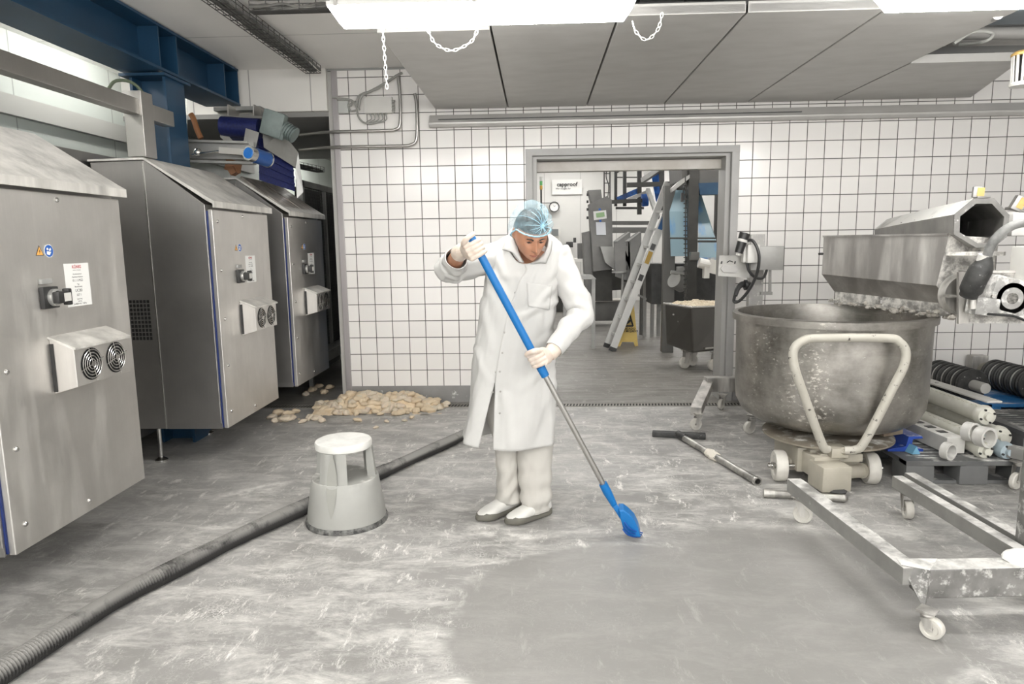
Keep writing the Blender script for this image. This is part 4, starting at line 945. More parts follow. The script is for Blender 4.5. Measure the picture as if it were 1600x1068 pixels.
MB().tube(spline([aY(1513, 462, 3.5), aY(1525, 435, 3.46), aY(1536, 415, 3.45), aY(1541, 400, 3.44)], 6), lambda q: .052-.026*max(0, q-.55)/.45-.01*(q < .1), 16).build('plug', BLACKF, t)
MB().tube(spline([aY(1541, 402, 3.44), aY(1552, 378, 3.42), aY(1572, 358, 3.40), aY(1600, 348, 3.38), aY(1650, 350, 3.36)], 8), .021, 12).build('cable', mat('floury_cable', (.10, .10, .098), (.3, .3, .29), 12, .6), t)
MB().cyl(aY(1538, 398, 3.44), aY(1534, 408, 3.45), .026, seg=12).build('cable_gland', WHITEP, t)
MB().cyl(aY(1519, 466, 3.5), aY(1519, 482, 3.5), .018, seg=12).build('spigot', STEELF, t)
MB().bx(aY(1590, 430, 3.55).x, aY(1650, 430, 3.55).x, 3.5, 3.62, aY(1600, 445, 3.5).z, aY(1600, 385, 3.5).z, .01).build('motor_cover', WHITEP, t)
MB().lathe([(.0, 0), (.10, 0), (.11, .02), (.11, .05), (0, .05)], aY(1507, 460, 3.66), (0, 1, 0), 32).bar(aY(1478, 462, 3.63), aY(1505, 462, 3.63), .05, .012).build('pulley', STEELF, t)
MB().tube(spline([aY(1542, 490, 3.5), aY(1565, 492, 3.46), aY(1585, 494, 3.46), aY(1610, 504, 3.44)], 5), .006, 8).build('thin_cable', BLACKP, t)
t = thing('lifting_column', 'steel lifting column at the right edge carrying the trough and its drive', 'column', (3.15, 3.85, 0))
MB().bx(3.08, 3.24, 3.7, 3.88, 0, 1.44, .006).build('post', STEELF, t, smooth=0)
MB().bx(2.62, 3.2, 3.68, 3.76, 1.2, 1.44, .006).build('arm', CRUST, t, smooth=0)
mb = MB()
for k in range(4): mb.bx(2.628, 2.64, 3.672, 3.68, 1.22+.05*k, 1.245+.05*k)
mb.build('slot', BLACKP, t, smooth=0)
MB().bar(aY(1480, 396, 3.9), aY(1570, 396, 3.72), .05, .02).build('trough_bracket', CRUST, t, smooth=0)
MB().bx(3.05, 3.3, 3.4, 4.3, 0, .06, .005).build('foot', STEELF, t, smooth=0)
MB().bx(2.62, 3.2, 3.9, 4.3, 1.47, 1.60, .01).build('floury_cover', mat('floury_cover', (.5, .49, .47), (.6, .59, .57), 6, .6, up=1.), t)

# ================================================================ control stand in front of the tiles
t = thing('control_stand', 'wheeled steel stand with control boxes and black cable behind the bowl', 'stand', (1.75, 5.9, 0))
PS = mat('floury_post', (.42, .41, .39), (.32, .31, .3), 9, .5, .35, flour=.3, fsc=26)
px_ = aY(1181, 420, 5.85).x
MB().bx(px_-.058, px_+.058, 5.82, 5.90, .18, aY(1181, 366, 5.85).z, .004).build('post', PS, t, smooth=0)
p1, p2 = aY(1107, 596, 5.75), aY(1195, 596, 5.85)
MB().bar(p1-V((.03, 0, .02)), p2+V((.25, 0, -.02)), .10, .12, bev=.004).build('cross_bar', STEELF, t, smooth=0)
MB().bar(p1-V((.0, 0, .02)), V((1.225, 5.22, .15)), .085, .07, bev=.004).bar((p2.x+.1, 5.85, .2), (1.63, 5.12, .17), .085, .06, bev=.004).build('leg', STEELF, t, smooth=0)
for x, y, yw in ((1.226, 5.22, .3), (1.612, 5.12, .3), (1.60, 5.88, .9), (2.2, 5.85, 0)): caster(x, y, t, .135, .048, yw)
Yb = 5.62
def S(x, y, d=0): return aY(x, y, Yb+d)
MB().hull([S(1122, 431), S(1171, 434), S(1171, 434, .02), S(1122, 431, .02)], [S(1124, 399), S(1171, 399), S(1171, 399, .02), S(1124, 399, .02)]).build('mounting_plate', mat('zinc_plate', (.42, .415, .39), (.36, .35, .33), 8, .5, .3), t, smooth=0)
mb = MB(); mb.prism([S(1126, 419, -.012), S(1130, 414, -.012), S(1150, 415, -.012), S(1155, 420, -.012), S(1150, 426, -.012), S(1130, 425, -.012)], (0, .012, 0)); mb.build('oval_plate', STEELB, t, smooth=0)
mb = MB(); mb.tube([S(1136, 410, -.003), S(1140, 407, -.003), S(1145, 409, -.003)], .004, 6).tube([S(1128, 408, -.003), S(1127, 412, -.003)], .006, 6).tube([S(1149, 408, -.003), S(1148, 412, -.003)], .006, 6).build('slot', BLACKP, t)
MB().box(S(1196, 403), (.26, .10, .19), None, .006).build('terminal_box', mat('box_grey', (.36, .355, .34), (.3, .295, .28), 6, .5, .3), t)
MB().box(S(1175, 396, -.1), (.10, .10, .15), None, .015).box(S(1165, 393, -.08), (.05, .06, .17), None, .005).build('socket_box', WHITEP, t)
a, b_ = S(1154, 395, -.14), S(1164, 364, -.14); d = b_-a
MB().cyl(a, b_, .032, .042, 16).build('connector', BLACKP, t)
MB().cyl(a+d*.55, a+d*.68, .044, seg=16).cyl(a-d*.12, a, .018, seg=12).build('connector_ring', WHITEP, t)
MB().tube(spline([S(1166, 376, -.16), S(1176, 376, -.18), S(1184, 390, -.2), S(1186, 408, -.2), S(1181, 432, -.18), S(1168, 456, -.15), S(1155, 470, -.12), S(1147, 471, -.1), S(1148, 462, -.08)], 8), .012, 8).build('cable', BLACKP, t)
MB().tube(spline([S(1167, 408, -.1), S(1170, 422, -.1), S(1180, 433, -.1), S(1192, 434, -.1), S(1197, 425, -.06), S(1198, 420, -.03)], 8), .011, 8).build('cable', BLACKP, t)
MB().tube(spline([S(1149, 462, -.08), S(1153, 450, -.05), S(1160, 444, -.02), S(1170, 445, 0.02)], 6), lambda q: .016+.014*q, 12).lathe([(0, 0), (.042, 0), (.042, .02), (0, .02)], S(1163, 445, -.02), (1, 0, 0), 16).build('bent_plug', BLACKP, t)
MB().bar(S(1203, 418), S(1203, 458), .02, .015, up=(0, 1, 0)).bar(S(1188, 458), S(1206, 458), .03, .025).build('bracket', STEELB, t, smooth=0)

# ================================================================ floury lifting frame in the right foreground
FF = mat('floury_box_section', (.30, .295, .28), (.24, .235, .225), 10, .5, .35, flour=.15, fsc=18, up=.62, flc=(.60, .59, .565))
FF2 = mat('caked_box_section', (.13, .127, .12), (.24, .235, .225), 10, .55, .25, flour=.40, fsc=14, up=.9, flc=(.66, .65, .62))
t = thing('lifting_frame', 'flour-covered U-shaped steel frame on casters in the right foreground', 'frame', (1.9, 2.9, 0))
MB().bar((1.345, 3.50, .185), (1.425, 2.50, .185), .075, .07, bev=.004).build('leg', FF, t, smooth=0)
MB().bar((1.905, 3.55, .185), (1.955, 2.56, .185), .055, .065, bev=.004).bar((1.995, 3.60, .185), (2.045, 2.56, .185), .055, .065, bev=.004).build('leg', FF, t, smooth=0)
MB().bar((1.455, 2.525, .163), (3.1, 2.62, .163), .09, .118, bev=.006).build('cross_member', FF2, t, smooth=0)
MB().hull([(1.392, 2.52, .222), (1.475, 2.478, .222), (1.475, 2.478, .104), (1.45, 2.45, .075)], [(1.40, 2.575, .2225), (1.56, 2.575, .2225), (1.56, 2.53, .104), (1.47, 2.52, .075)]).build('gusset', FF2, t, smooth=0)
MB().bar((2.02, 2.74, .152), (2.02, 2.74, 1.1), .065, .065, up=(0, 1, 0), bev=.004).build('upright', FF2, t, smooth=0)
caster(1.375, 3.44, t, .150, .048, 2.8); caster(1.448, 2.39, t, .105, .040, 2.3, w_=.036); caster(1.945, 3.50, t, .148, .048, 1.4, w_=.036); caster(2.9, 2.42, t, .10, .045, .4)
mb = MB(); mb.ball((1.90, 2.56, .228), (.10, .06, .03), 18); mb.jitter(.012, 18); tag(mb.build('flour_mound', mat('loose_flour', (.78, .77, .74), rough=.95, bump=.5, bsc=80)), 'white mound of flour on the foreground steel frame', 'flour')
t = thing('lifting_frame', 'second steel frame leg with casters at the right edge before the pallet', 'frame', (2.9, 3.75, 0))
MB().bar((2.80, 4.02, .205), (3.15, 3.45, .205), .06, .07, bev=.004).bar((2.93, 4.08, .235), (3.3, 3.5, .235), .05, .06, bev=.004).build('leg', FF, t, smooth=0)
caster(2.79, 3.93, t, .168, .05, .5); caster(2.90, 3.80, t, .168, .045, .5); caster(3.2, 3.5, t, .168, .045, 2.5)

# ================================================================ squeegee and rod on the floor
t = thing('floor_squeegee', 'black floor squeegee with a steel handle lying behind the bowl trolley', 'squeegee', (1.06, 5.0, 0))
MB().bar((.862, 5.055, .022), (1.245, 4.975, .022), .055, .042, bev=.006).build('blade', BLACKF, t)
MB().tube(spline([(1.05, 5.01, .03), (1.055, 4.95, .034), (1.075, 4.89, .032)], 5), .027, 12).build('socket', BLACKF, t)
a, b_ = V((1.07, 4.90, .030)), V(fl(1184, 752, .026)); d = b_-a
hh = MB().ring(a, b_, .024, .019).build('handle', mat('smeared_tube', (.14, .135, .13), (.5, .49, .46), 9, .35, .7, stretch=(1, 1, 1)), t)
MB().ring(b_-d*.02, b_+d*.002, .028, .020).build('tube_end', BOLT, hh)
mb = MB(); mb.tube([a+d*(.36+.022*i) for i in range(8)], [.024, .033, .03, .036, .032, .035, .03, .024], 12).jitter(.012, 40); mb.build('dough_wrap', mat('pale_wrap', (.72, .68, .6), rough=.8), hh)
t = thing('steel_rod', 'short floury steel rod on the floor under the lifting frame end', 'rod', (1.5, 3.83, 0))
a, b_ = V(fl(1193, 770, .026)), V(fl(1318, 778, .026)); d = b_-a
MB().cyl(a, b_, .021, seg=18).build('bar', mat('rod_steel', (.22, .21, .195), (.4, .39, .36), 12, .4, .5, flour=.2), t)
MB().cyl(a-d.normalized()*.0, a+d*.14, .0245, seg=18).ball(b_, .022, 12).build('sleeve', STEELF, t)

# ================================================================ pallets and stored parts on the right
PALG = mat('grey_pallet_plastic', (.11, .112, .112), (.15, .152, .15), 4, .55, up=.3, fsc=10)
def pallet(x0, x1, y0, y1, h, m, label, tilt=0):
    t = thing('plastic_pallet', label, 'pallet', ((x0+x1)/2, (y0+y1)/2, 0))
    mb = MB(); n = 16; w_ = (x1-x0)
    mb.bx(x0, x1, y0, y0+.09, h-.03, h, .004).bx(x0, x1, y1-.09, y1, h-.03, h, .004).bx(x0, x0+.09, y0, y1, h-.0305, h-.0003).bx(x1-.09, x1, y0, y1, h-.0305, h-.0003)
    for k in range(n): 
        y = y0+.09+(y1-y0-.18)*(k+.25)/n; mb.bx(x0+.05, x1-.05, y, y+.022, h-.03, h-.001)
    mb.bx((x0+x1)/2-.05, (x0+x1)/2+.05, y0, y1, h-.03, h-.0008); mb.build('deck', m, t, smooth=0)
    for fx in (0, .5, 1):
        for fy in (0, .5, 1):
            cx_ = x0+.085+(w_-.17)*fx; cy_ = y0+.085+(y1-y0-.17)*fy
            MB().bx(cx_-.085, cx_+.085, cy_-.085, cy_+.085, 0.0, h-.028, .015).build('foot', m, t)
    for fy in (0, .5, 1):
        cy_ = y0+.085+(y1-y0-.17)*fy; MB().bx(x0+.05, x1-.05, cy_-.06, cy_+.06, .002, .022).build('skid', m, t, smooth=0)
    return t
pallet(2.19, 2.99, 3.99, 5.19, .15, PALG, 'dark grey plastic pallet loaded with white and blue plastic parts')
pallet(3.52, 4.72, 5.42, 6.18, .15, mat('blue_pallet_plastic', (.02, .16, .42), (.05, .22, .50), 5, .5, up=.45, fsc=8), 'light blue plastic pallet by the tiled wall under the disc roller')
pallet(3.30, 4.30, 4.10, 5.25, .15, PALG, 'dark grey plastic pallet under the hexagonal steel chute')

# disc rollers
def disc_roller(a, b_, r, label, k=8):
    a, b_ = V(a), V(b_); d = b_-a; t = thing('disc_roller', label, 'roller', a.lerp(b_, .5)-V((0, 0, r)))
    MB().cyl(a, b_, .035, seg=20).cyl(b_-d*.16, b_+d*.1, .042, seg=20).build('shaft', WHITEP, t)
    for i in range(k):
        c = a+d*(.16+.68*i/(k-1)); MB().lathe([(.036, 0), (r-.006, 0), (r, .006), (r, .02), (r-.006, .026), (.036, .026)], c, d, 36).build('disc', BLACKF, t)
        if i < k-1: MB().lathe([(.036, .026), (r*.88, .03), (r*.88, .055), (.036, .06)], c, d, 36).build('spacer', WHITEP if i % 2 else GREYP, t)
    MB().lathe([(0, 0), (.085, 0), (.085, .03), (0, .03)], a-d*.04, d, 24).build('end_flange', CREAM, t)
disc_roller((3.50, 6.10, .28), (3.53, 5.46, .28), .128, 'roller with black discs lying on the blue pallet, left one')
disc_roller((3.98, 6.10, .28), (4.01, 5.46, .28), .128, 'roller with black discs on the blue pallet, right one at the picture edge')
for x in (3.36, 3.86): tag(MB().bx(x, x+.14, 6.1, 6.19, .15 if x > 3.5 else 0, .42, .005).build('bearing_block', STEELF, smooth=0), 'grey bearing block behind the %s disc roller' % ('left' if x < 3.5 else 'right'), 'block')

# hexagonal chute on the rear grey pallet
t = thing('hexagonal_chute', 'short hexagonal grey steel chute lying on the right-hand grey pallet', 'chute', (3.5, 4.8, .15))
c = V((3.72, 4.86, .29)); d = V((.52, -.42, 0)); X, Y_, Z = frame_of(d)
hexa = lambda k, o: [c+o+(X*cos(R(60*i+30))*.20+Y_*sin(R(60*i+30))*.145)*k for i in range(6)]
MB().loft([hexa(.94, V((0, 0, 0))), hexa(1, V((0, 0, 0))), hexa(1, d), hexa(.9, d), hexa(.9, d*.3), hexa(.01, d*.3)], caps=False).prism(hexa(.97, V((0,0,0))), d*.01).build('chute_body', mat('chute_grey', (.36, .355, .34), (.30, .295, .285), 5, .45, .3, up=.4), t, smooth=0)
MB().box(c+X*-.0+V((.05, -.16, .05)), (.08, .04, .03)).build('lug', STEELF, t, smooth=0)

# white and blue plastic profiles on the front pallet
WP = mat('ivory_plastic', (.62, .61, .54), (.56, .55, .48), 6, .5, up=.4, fsc=10)
WP2 = mat('white_plastic_floury', (.60, .59, .56), (.50, .49, .46), 6, .5, up=.6, fsc=10)
BP2 = mat('deep_blue_plastic', (.01, .04, .26), (.015, .06, .33), 5, .35, up=.15)
def tub(a, b_, r, label, ribs=0, name='plastic_tube', m=WP, hub=True):
    a, b_ = V(a), V(b_); d = b_-a; n = d.normalized(); t = thing(name, label, 'tube', a.lerp(b_, .5)-V((0, 0, r)))
    mb = MB().cyl(a, b_, r, seg=24)
    mb.build('tube', m, t)
    if ribs:
        mb = MB()
        for k in range(ribs):
            p = a.lerp(b_, (k+.5)/ribs)+V((-.012, -.004, r*.86)); mb.box(p, (.022, .026, .012), (0, 0, math.atan2(d.y, d.x)))
        mb.build('teeth', mat('teeth_pale', (.68, .66, .58), rough=.5), t, smooth=0)
    if hub:
        h = MB().lathe([(0, 0), (r*1.15, 0), (r*1.18, .02), (r*1.0, .05), (r*.5, .055), (r*.45, .075), (0, .075)], b_, n, 20).build('end_hub', m, t)
        for k in range(4):
            a_ = 2*pi*k/4+.4; X, Y__, _ = frame_of(n); MB().lathe([(0, 0), (.007, 0), (.007, .01), (0, .01)], b_+n*.05+(X*cos(a_)+Y__*sin(a_))*r*.8, n, 8).build('screw', BLACKP, h)
    return t
dirn = V((.03, -1.15, 0))
def ln(x0, y0, z, L, dx=.05): return (x0, y0+L, z), (x0+dx, y0, z)
a, b_ = ln(2.80, 4.32, .35, 1.05, .02); tub(a, b_, .055, 'toothed ivory plastic tube on the front pallet, upper right one', 22)
a, b_ = ln(2.66, 4.22, .215, 1.05, .04); tub(a, b_, .06, 'toothed ivory plastic tube on the front pallet, middle one', 20)
a, b_ = ln(2.89, 4.30, .215, .95, .02); tub(a, b_, .06, 'plain ivory plastic tube on the front pallet, far right one', 0)
a, b_ = ln(2.67, 4.08, .20, .30, .0); tub(a, b_, .045, 'short ivory hub piece at the front edge of the pallet', 0)
a, b_ = ln(2.79, 4.06, .20, .30, .0); tub(a, b_, .045, 'short pale blue hub piece at the front edge of the pallet', 0, m=mat('pale_blue_hub', (.35, .42, .46), rough=.5))
t = thing('slotted_profile', 'white slotted plastic channel on the front pallet beside the blue profile', 'profile', (2.50, 4.5, .18))
MB().bar((2.47, 5.16, .205), (2.55, 4.12, .205), .115, .10, bev=.004).build('channel', WP2, t, smooth=0)
for k in range(8):
    q = .1+.11*k; p = V((2.47, 5.16, .256)).lerp(V((2.55, 4.12, .256)), q); MB().box(p, (.05, .05, .004), (0, 0, math.atan2(-1.04, .08))).build('slot', BLACKP, t, smooth=0)
t = thing('blue_profile', 'shiny deep blue plastic profile at the left edge of the front pallet', 'profile', (2.32, 4.5, .15))
mb = MB()
pf = [(-.10, .152), (-.10, .165), (-.02, .180), (-.01, .235), (.05, .238), (.055, .225), (.01, .22), (.005, .168), (.06, .166), (.06, .152)]
mb.prism([(2.235+x*1.35, 5.15, .153+(z-.152)*1.15) for x, z in pf], (.07, -.98, 0)); mb.build('profile', BP2, t, smooth=0, bevel=.002)
tag(MB().prism([(2.285, 4.11, .155), (2.335, 4.11, .155), (2.31, 4.11, .205)], (-.02, .10, 0)).build('blue_wedge', mat('light_blue_plastic', (.15, .35, .50), rough=.4), smooth=0), 'small light blue wedge at the front left corner of the pallet', 'wedge')
def ringp(c, r, ri, ax, label, m=WP2):
    return tag(MB().ring(V(c)-V(ax)*.5, V(c)+V(ax)*.5, r, ri, 36).build('plastic_ring', m), label, 'ring', 'white plastic rings on the front pallet')
ringp((2.445, 4.02, .203), .052, .041, (.02, -.04, 0), 'white plastic ring standing at the front of the pallet, leftmost')
ringp((2.62, 4.10, .298), .058, .046, (.02, -.05, .004), 'white plastic ring on the slotted channel, farther of two')
ringp((2.66, 4.035, .285), .062, .047, (.02, -.06, .004), 'white plastic ring on the slotted channel, nearer of two')
t = thing('white_panel', 'long narrow white plastic board lying on top of the tubes', 'board', (2.95, 4.8, .4))
MB().bar((2.91, 5.35, .405), (2.96, 4.42, .405), .10, .012, bev=.003).build('board', WHITEP, t, smooth=0); MB().lathe([(0, 0), (.012, 0), (.012, .006), (0, .006)], (2.92, 5.0, .411), (0, 0, 1), 12).build('screw', BOLT, t)
tag(MB().bar((2.585, 4.98, .157), (2.62, 4.2, .157), .05, .012).build('wooden_lath', mat('brown_lath', (.25, .16, .08), (.18, .11, .05), 20, .7), smooth=0), 'brown wooden lath between the plastic tubes', 'lath')
tag(MB().box((3.14, 4.75, .03), (.09, .45, .06), (0, 0, -.2), .004).build('blue_profile', BP2, smooth=0), 'short blue plastic strip on the floor between the grey pallets', 'strip')
tag(MB().ball((3.18, 5.5, .12), (.13, .13, .12), 14).ball((3.12, 5.4, .05), (.1, .1, .05), 12).jitter(.03, 6).build('cloth_bundle', mat('brown_bundle', (.12, .105, .09), (.35, .34, .3), 7, .8)), 'dark crumpled bundle behind the bowl beside the blue pallet', 'bundle')
# ================================================================ the room behind the doorway
_aY = aY
def FY(Y): return Y if Y < 9.35 else 9.35+(Y-9.35)*2.6
def aY(x, y, Y): return _aY(x, y, FY(Y))
BR = mat('back_machine_grey', (.17, .168, .16), (.13, .13, .125), 4, .42, .4)
BRD = mat('back_frame_dark', (.055, .054, .05), (.035, .035, .033), 5, .5, .3)
BRL = mat('back_machine_light', (.34, .34, .325), (.28, .28, .27), 4, .4, .3)
def slab(px4, Y, th, m, name, parent=None, **k):
    """a plate whose front outline is given by photograph points at distance Y"""
    a = [aY(x, y, Y) for x, y in px4]
    return MB().prism(a, (0, th, 0)).build(name, m, parent, smooth=0, **k)
# wall signs and fittings
t = thing('wall_sign', 'white wall sign with black italic lettering in the back room', 'sign', aY(886, 292, 12.36))
MB().box(aY(886, 292, 12.38), (.74, .02, .36)).build('plate', mat('sign_plate', (.66, .66, .64), rough=.6), t, smooth=0)
M4 = plane_M(aY(886, 288, 12.36), (1, .25, 0), (0, 0, 1)) if 0 else plane_M(aY(887, 288, 12.365), (1, 0, 0), (.25, 0, 1))
text_mesh('capproof', .14, 'lettering', INK, plane_M(aY(886, 288, 12.365), (1, 0, 0), (0, 0, 1)), t, bold=True)
text_mesh('Wir sorgen für', .062, 'lettering', INK, plane_M(aY(880, 294.5, 12.365), (1, 0, 0), (0, 0, 1)), t)
t = thing('wall_clock', 'round white dial on the far wall above the worker shoulder', 'clock', aY(866, 323, 12.3))
c = aY(866, 323, 12.36)
MB().lathe([(.0, -.0), (.108, 0), (.108, .05), (.128, .05), (.128, -.03), (0, -.03)], c, (0, -1, 0), 36).build('rim', DARK, t)
MB().lathe([(0, .012), (.107, .012), (.107, 0), (0, 0)], c, (0, -1, 0), 36).build('dial', PAPER, t)
MB().bar(c+V((0, -.03, 0)), c+V((.03, -.03, .03)), .008).bar(c+V((0, -.03, 0)), c+V((-.02, -.03, .05)), .006).build('hand', INK, t, smooth=0)
MB().tube([aY(846, 317, 12.3), aY(862, 317, 12.3)], .008).build('feed_pipe', DARK, t)
t = thing('wall_unit', 'small white wall controller with a grey screen right of the worker head', 'controller', aY(868, 360, 12.3))
MB().box(aY(868, 368, 12.32), (.25, .09, .38), None, .01).build('housing', WHITEP, t); MB().box(aY(867, 363, 12.29), (.17, .01, .16)).build('screen', mat('screen_grey', (.16, .17, .17), rough=.3), t, smooth=0)
MB().tube(spline([aY(858, 395, 12.3), aY(874, 388, 12.3), aY(884, 382, 12.3), aY(890, 384, 12.3)], 5), .022, 8).box(aY(890, 382, 12.3), (.17, .1, .14), None, .02).box(aY(898, 375, 12.3), (.07, .06, .12)).build('valve', DARK, t)
t = thing('signal_lamp', 'thin signal lamp with green and amber segments on a pole in the back room', 'signal lamp', aY(845, 300, 9.5))
c = aY(845.5, 296, 9.5)
MB().cyl((c.x, c.y, 0), c, .012, seg=10).build('pole', DARK, t)
for k, (cc, n_) in enumerate((((.5, .3, .05), 'amber_segment'), ((.1, .4, .12), 'green_segment'), ((.6, .6, .58), 'white_segment'))):
    MB().cyl(c+V((0, 0, .06*k)), c+V((0, 0, .06*k+.055)), .02, seg=12).build(n_, mat(n_, cc, rough=.4), t)

# tall switch cabinet with papers
t = thing('switch_cabinet', 'tall grey cabinet with two pinned papers in the back room', 'cabinet', aY(940, 420, 9.8))
slab([(919, 297), (939, 296), (941, 312), (924, 316)], 9.9, .3, BR, 'upper_box', t)
slab([(921, 318), (948, 306), (956, 312), (958, 420), (927, 424)], 9.8, .35, BR, 'body', t)
slab([(911, 363), (924, 360), (930, 470), (916, 472)], 9.9, .4, BR, 'side_box', t)
slab([(927, 420), (956, 418), (957, 470), (928, 470)], 9.85, .3, BRD, 'plinth', t)
slab([(903, 380), (915, 379), (917, 404), (903, 404)], 10.2, .2, BR, 'side_box', t)
p = slab([(927, 330), (947, 328), (948, 341), (928, 344)], 9.79, .004, PAPER, 'green_printed_paper', t); slab([(931, 333), (944, 331), (945, 338), (932, 340)], 9.786, .003, mat('green_print', (.30, .45, .25), rough=.8), 'print', p)
slab([(931, 347), (946, 347), (947, 367), (932, 367)], 9.79, .004, mat('bluish_paper', (.66, .68, .72), rough=.8), 'paper', t)
for x, y in ((937, 327), (938, 345)): MB().box(aY(x, y, 9.78), (.03, .015, .03)).build('magnet', SIGNB, t, smooth=0)
for y in (304, 315, 327, 340): MB().box(aY(918, y, 9.9), (.03, .03, .04)).build('handle', BLACKP, t, smooth=0)

# white bench at the left
TY = 15.2
t = thing('work_table', 'steel work table with a white board top left of the ladder', 'table', _aY(918, 470, TY))
x0, x1 = _aY(868, 405, TY).x, _aY(944, 405, TY).x; zt_ = _aY(930, 405, TY).z
MB().bx(x0, x1, TY, TY+.8, zt_-.05, zt_+.02, .005).build('table_top', mat('white_table', (.68, .67, .64), rough=.5), t, smooth=0)
MB().bx(x0, x1-.25, TY+.1, TY+.8, .66, .72).build('shelf', BRL, t, smooth=0)
for x in (x1-.1, x1-.28): MB().bx(x, x+.06, TY+.02, TY+.08, 0.0, zt_-.05).build('leg', BRL, t, smooth=0)
MB().bx(x0, x0+.06, TY+.7, TY+.76, 0, zt_-.05).build('leg', BRL, t, smooth=0)
t = thing('roller_conveyor', 'grey roller section under the white table', 'conveyor', aY(900, 436, 9.3))
slab([(868, 436), (932, 436), (926, 430), (868, 428)], 9.3, .3, BRL, 'bed', t)
for x in (880, 925): p_ = aY(x, 434, 9.3); MB().bx(p_.x, p_.x+.05, p_.y+.05, p_.y+.1, 0, p_.z).build('leg', BRL, t, smooth=0)
tag(slab([(868, 448), (936, 452), (936, 486), (868, 486)], 11.33, .3, BRD, 'dark_conveyor'), 'dark conveyor base beneath the white table', 'machine')

# sheeting machine with two upright panels
t = thing('sheeting_machine', 'grey sheeting machine with two upright panels behind the ladder', 'machine', aY(985, 470, 9.6))
for dx in (0, 17):
    slab([(959+dx, 377), (964+dx, 373), (978+dx, 363), (985+dx, 362), (985+dx, 440), (962+dx, 432)], 9.5, .06, BR, 'upright_panel', t)
    slab([(959+dx, 377), (982+dx, 362), (985+dx, 362), (965+dx, 377)], 9.49, .06, BRL, 'panel_edge', t)
slab([(938, 385), (958, 385), (965, 400), (962, 422), (946, 410)], 9.7, .3, BRL, 'round_cover', t)
slab([(935, 423), (1010, 423), (1010, 450), (935, 455)], 9.9, .35, BRD, 'base', t)
slab([(955, 345), (1020, 345), (1020, 351), (955, 351)], 10.2, .1, BR, 'cross_beam', t); slab([(955, 355), (1020, 355), (1020, 364), (955, 364)], 10.2, .1, BR, 'cross_beam', t)
slab([(935, 370), (957, 370), (957, 385), (935, 385)], 10.1, .05, BRD, 'grille', t)
MB().cyl(aY(973, 428, 9.5), aY(972, 466, 9.5), .018).lathe([(0, 0), (.11, 0), (.11, .02), (0, .02)], aY(968, 426, 9.5), seg=24).build('stand', BRL, t)
mb = MB()
for x, y0_, y1_ in ((975, 440, 470), (1003, 425, 472)): mb.cyl(aY(x, y0_, 9.9), fl_ if 0 else V((aY(x, y0_, 9.9).x, FY(9.9), 0)), .03)
mb.build('foot', BR, t)

# steel platform framework
t = thing('platform_frame', 'dark steel framework of posts and beams filling the back room doorway view', 'frame', aY(1000, 300, 10.6))
mb = MB()
for x, y0_, y1_, Y, w_ in ((962, 255, 322, 10.6, .05), (976, 255, 322, 10.6, .06), (999, 255, 335, 10.4, .07), (1033, 255, 330, 10.2, .09), (1054, 255, 300, 10.0, .1), (1071, 255, 290, 9.8, .1)):
    MB().bar(aY(x, y0_-20, Y), aY(x, y1_, Y), w_).build('upright', BRD, t, smooth=0)
for x0, y0_, x1, y1_, Y, w_ in ((979, 289, 1048, 287, 10.0, .07), (940, 316, 1008, 313, 10.1, .06), (962, 325, 1006, 325, 10.7, .04), (960, 272, 975, 262, 10.7, .03), (962, 277, 998, 277, 10.9, .02), (975, 266, 1000, 266, 10.9, .02), (975, 259, 1002, 259, 11, .02)):
    MB().bar(aY(x0, y0_, Y), aY(x1, y1_, Y), w_).build('beam', BRD, t, smooth=0)
for x in (1052, 1082, 1118): 
    pass
for (xa, xb, ytop, Y) in ((1075, 1091, 252, 8.5), (1038, 1056, 290, 9.0)):
    a, b_ = aY(xa, 350, Y), aY(xb, 350, Y); MB().bx(a.x, b_.x, Y, Y+.14, 0, min(3.25, aY(xa, ytop, Y).z), .004).build('post', BRD if Y < 8.8 else mat('post_dim', (.12, .118, .11), rough=.5), t, smooth=0)
a, b_ = aY(1118, 350, 9.6), aY(1126, 350, 9.6); MB().bx(a.x, b_.x, FY(9.6), FY(9.6)+.1, 0, 3.0).build('post', BRD, t, smooth=0)
MB().bar(aY(1046, 372, 8.3), aY(1136, 372, 8.3), .02).bar(aY(1090, 377, 8.35), aY(1136, 377, 8.35), .025).build('cross_bar', BRD, t, smooth=0)
mb = MB()
for k in range(30): mb.bar(aY(1068, 290+k*7, 8.1), aY(1074, 290+k*7, 8.1), .012)
mb.bar(aY(1071, 275, 8.1), aY(1071, 500, 8.1), .012); mb.build('ladder_chain', BRD, t, smooth=0)
MB().box(aY(1066, 308, 8.0), (.03, .03, .10)).bar(aY(1068, 288, 8.0), aY(1067, 302, 8.0), .006).build('pendant_switch', BLACKP, t, smooth=0)
MB().box(aY(1085, 400, 8.4), (.11, .08, .10), None, .01).build('switch_box', BR, t)
# ladder-like cable riser
t = thing('cable_riser', 'ladder-like vertical cable rack on the back room wall', 'cable rack', aY(948, 280, 12.3))
mb = MB()
for x in (944, 953): mb.bar(aY(x, 240, 12.3), aY(x, 315, 12.3), .03)
for k in range(5): mb.bar(aY(944, 256+k*15, 12.3), aY(953, 256+k*15, 12.3), .02)
mb.build('rack', BRD, t, smooth=0); MB().tube(spline([aY(950, 250, 12.3), aY(947, 275, 12.3), aY(951, 290, 12.3), aY(949, 315, 12.3)], 5), .012, 6).build('cable', DARK, t)

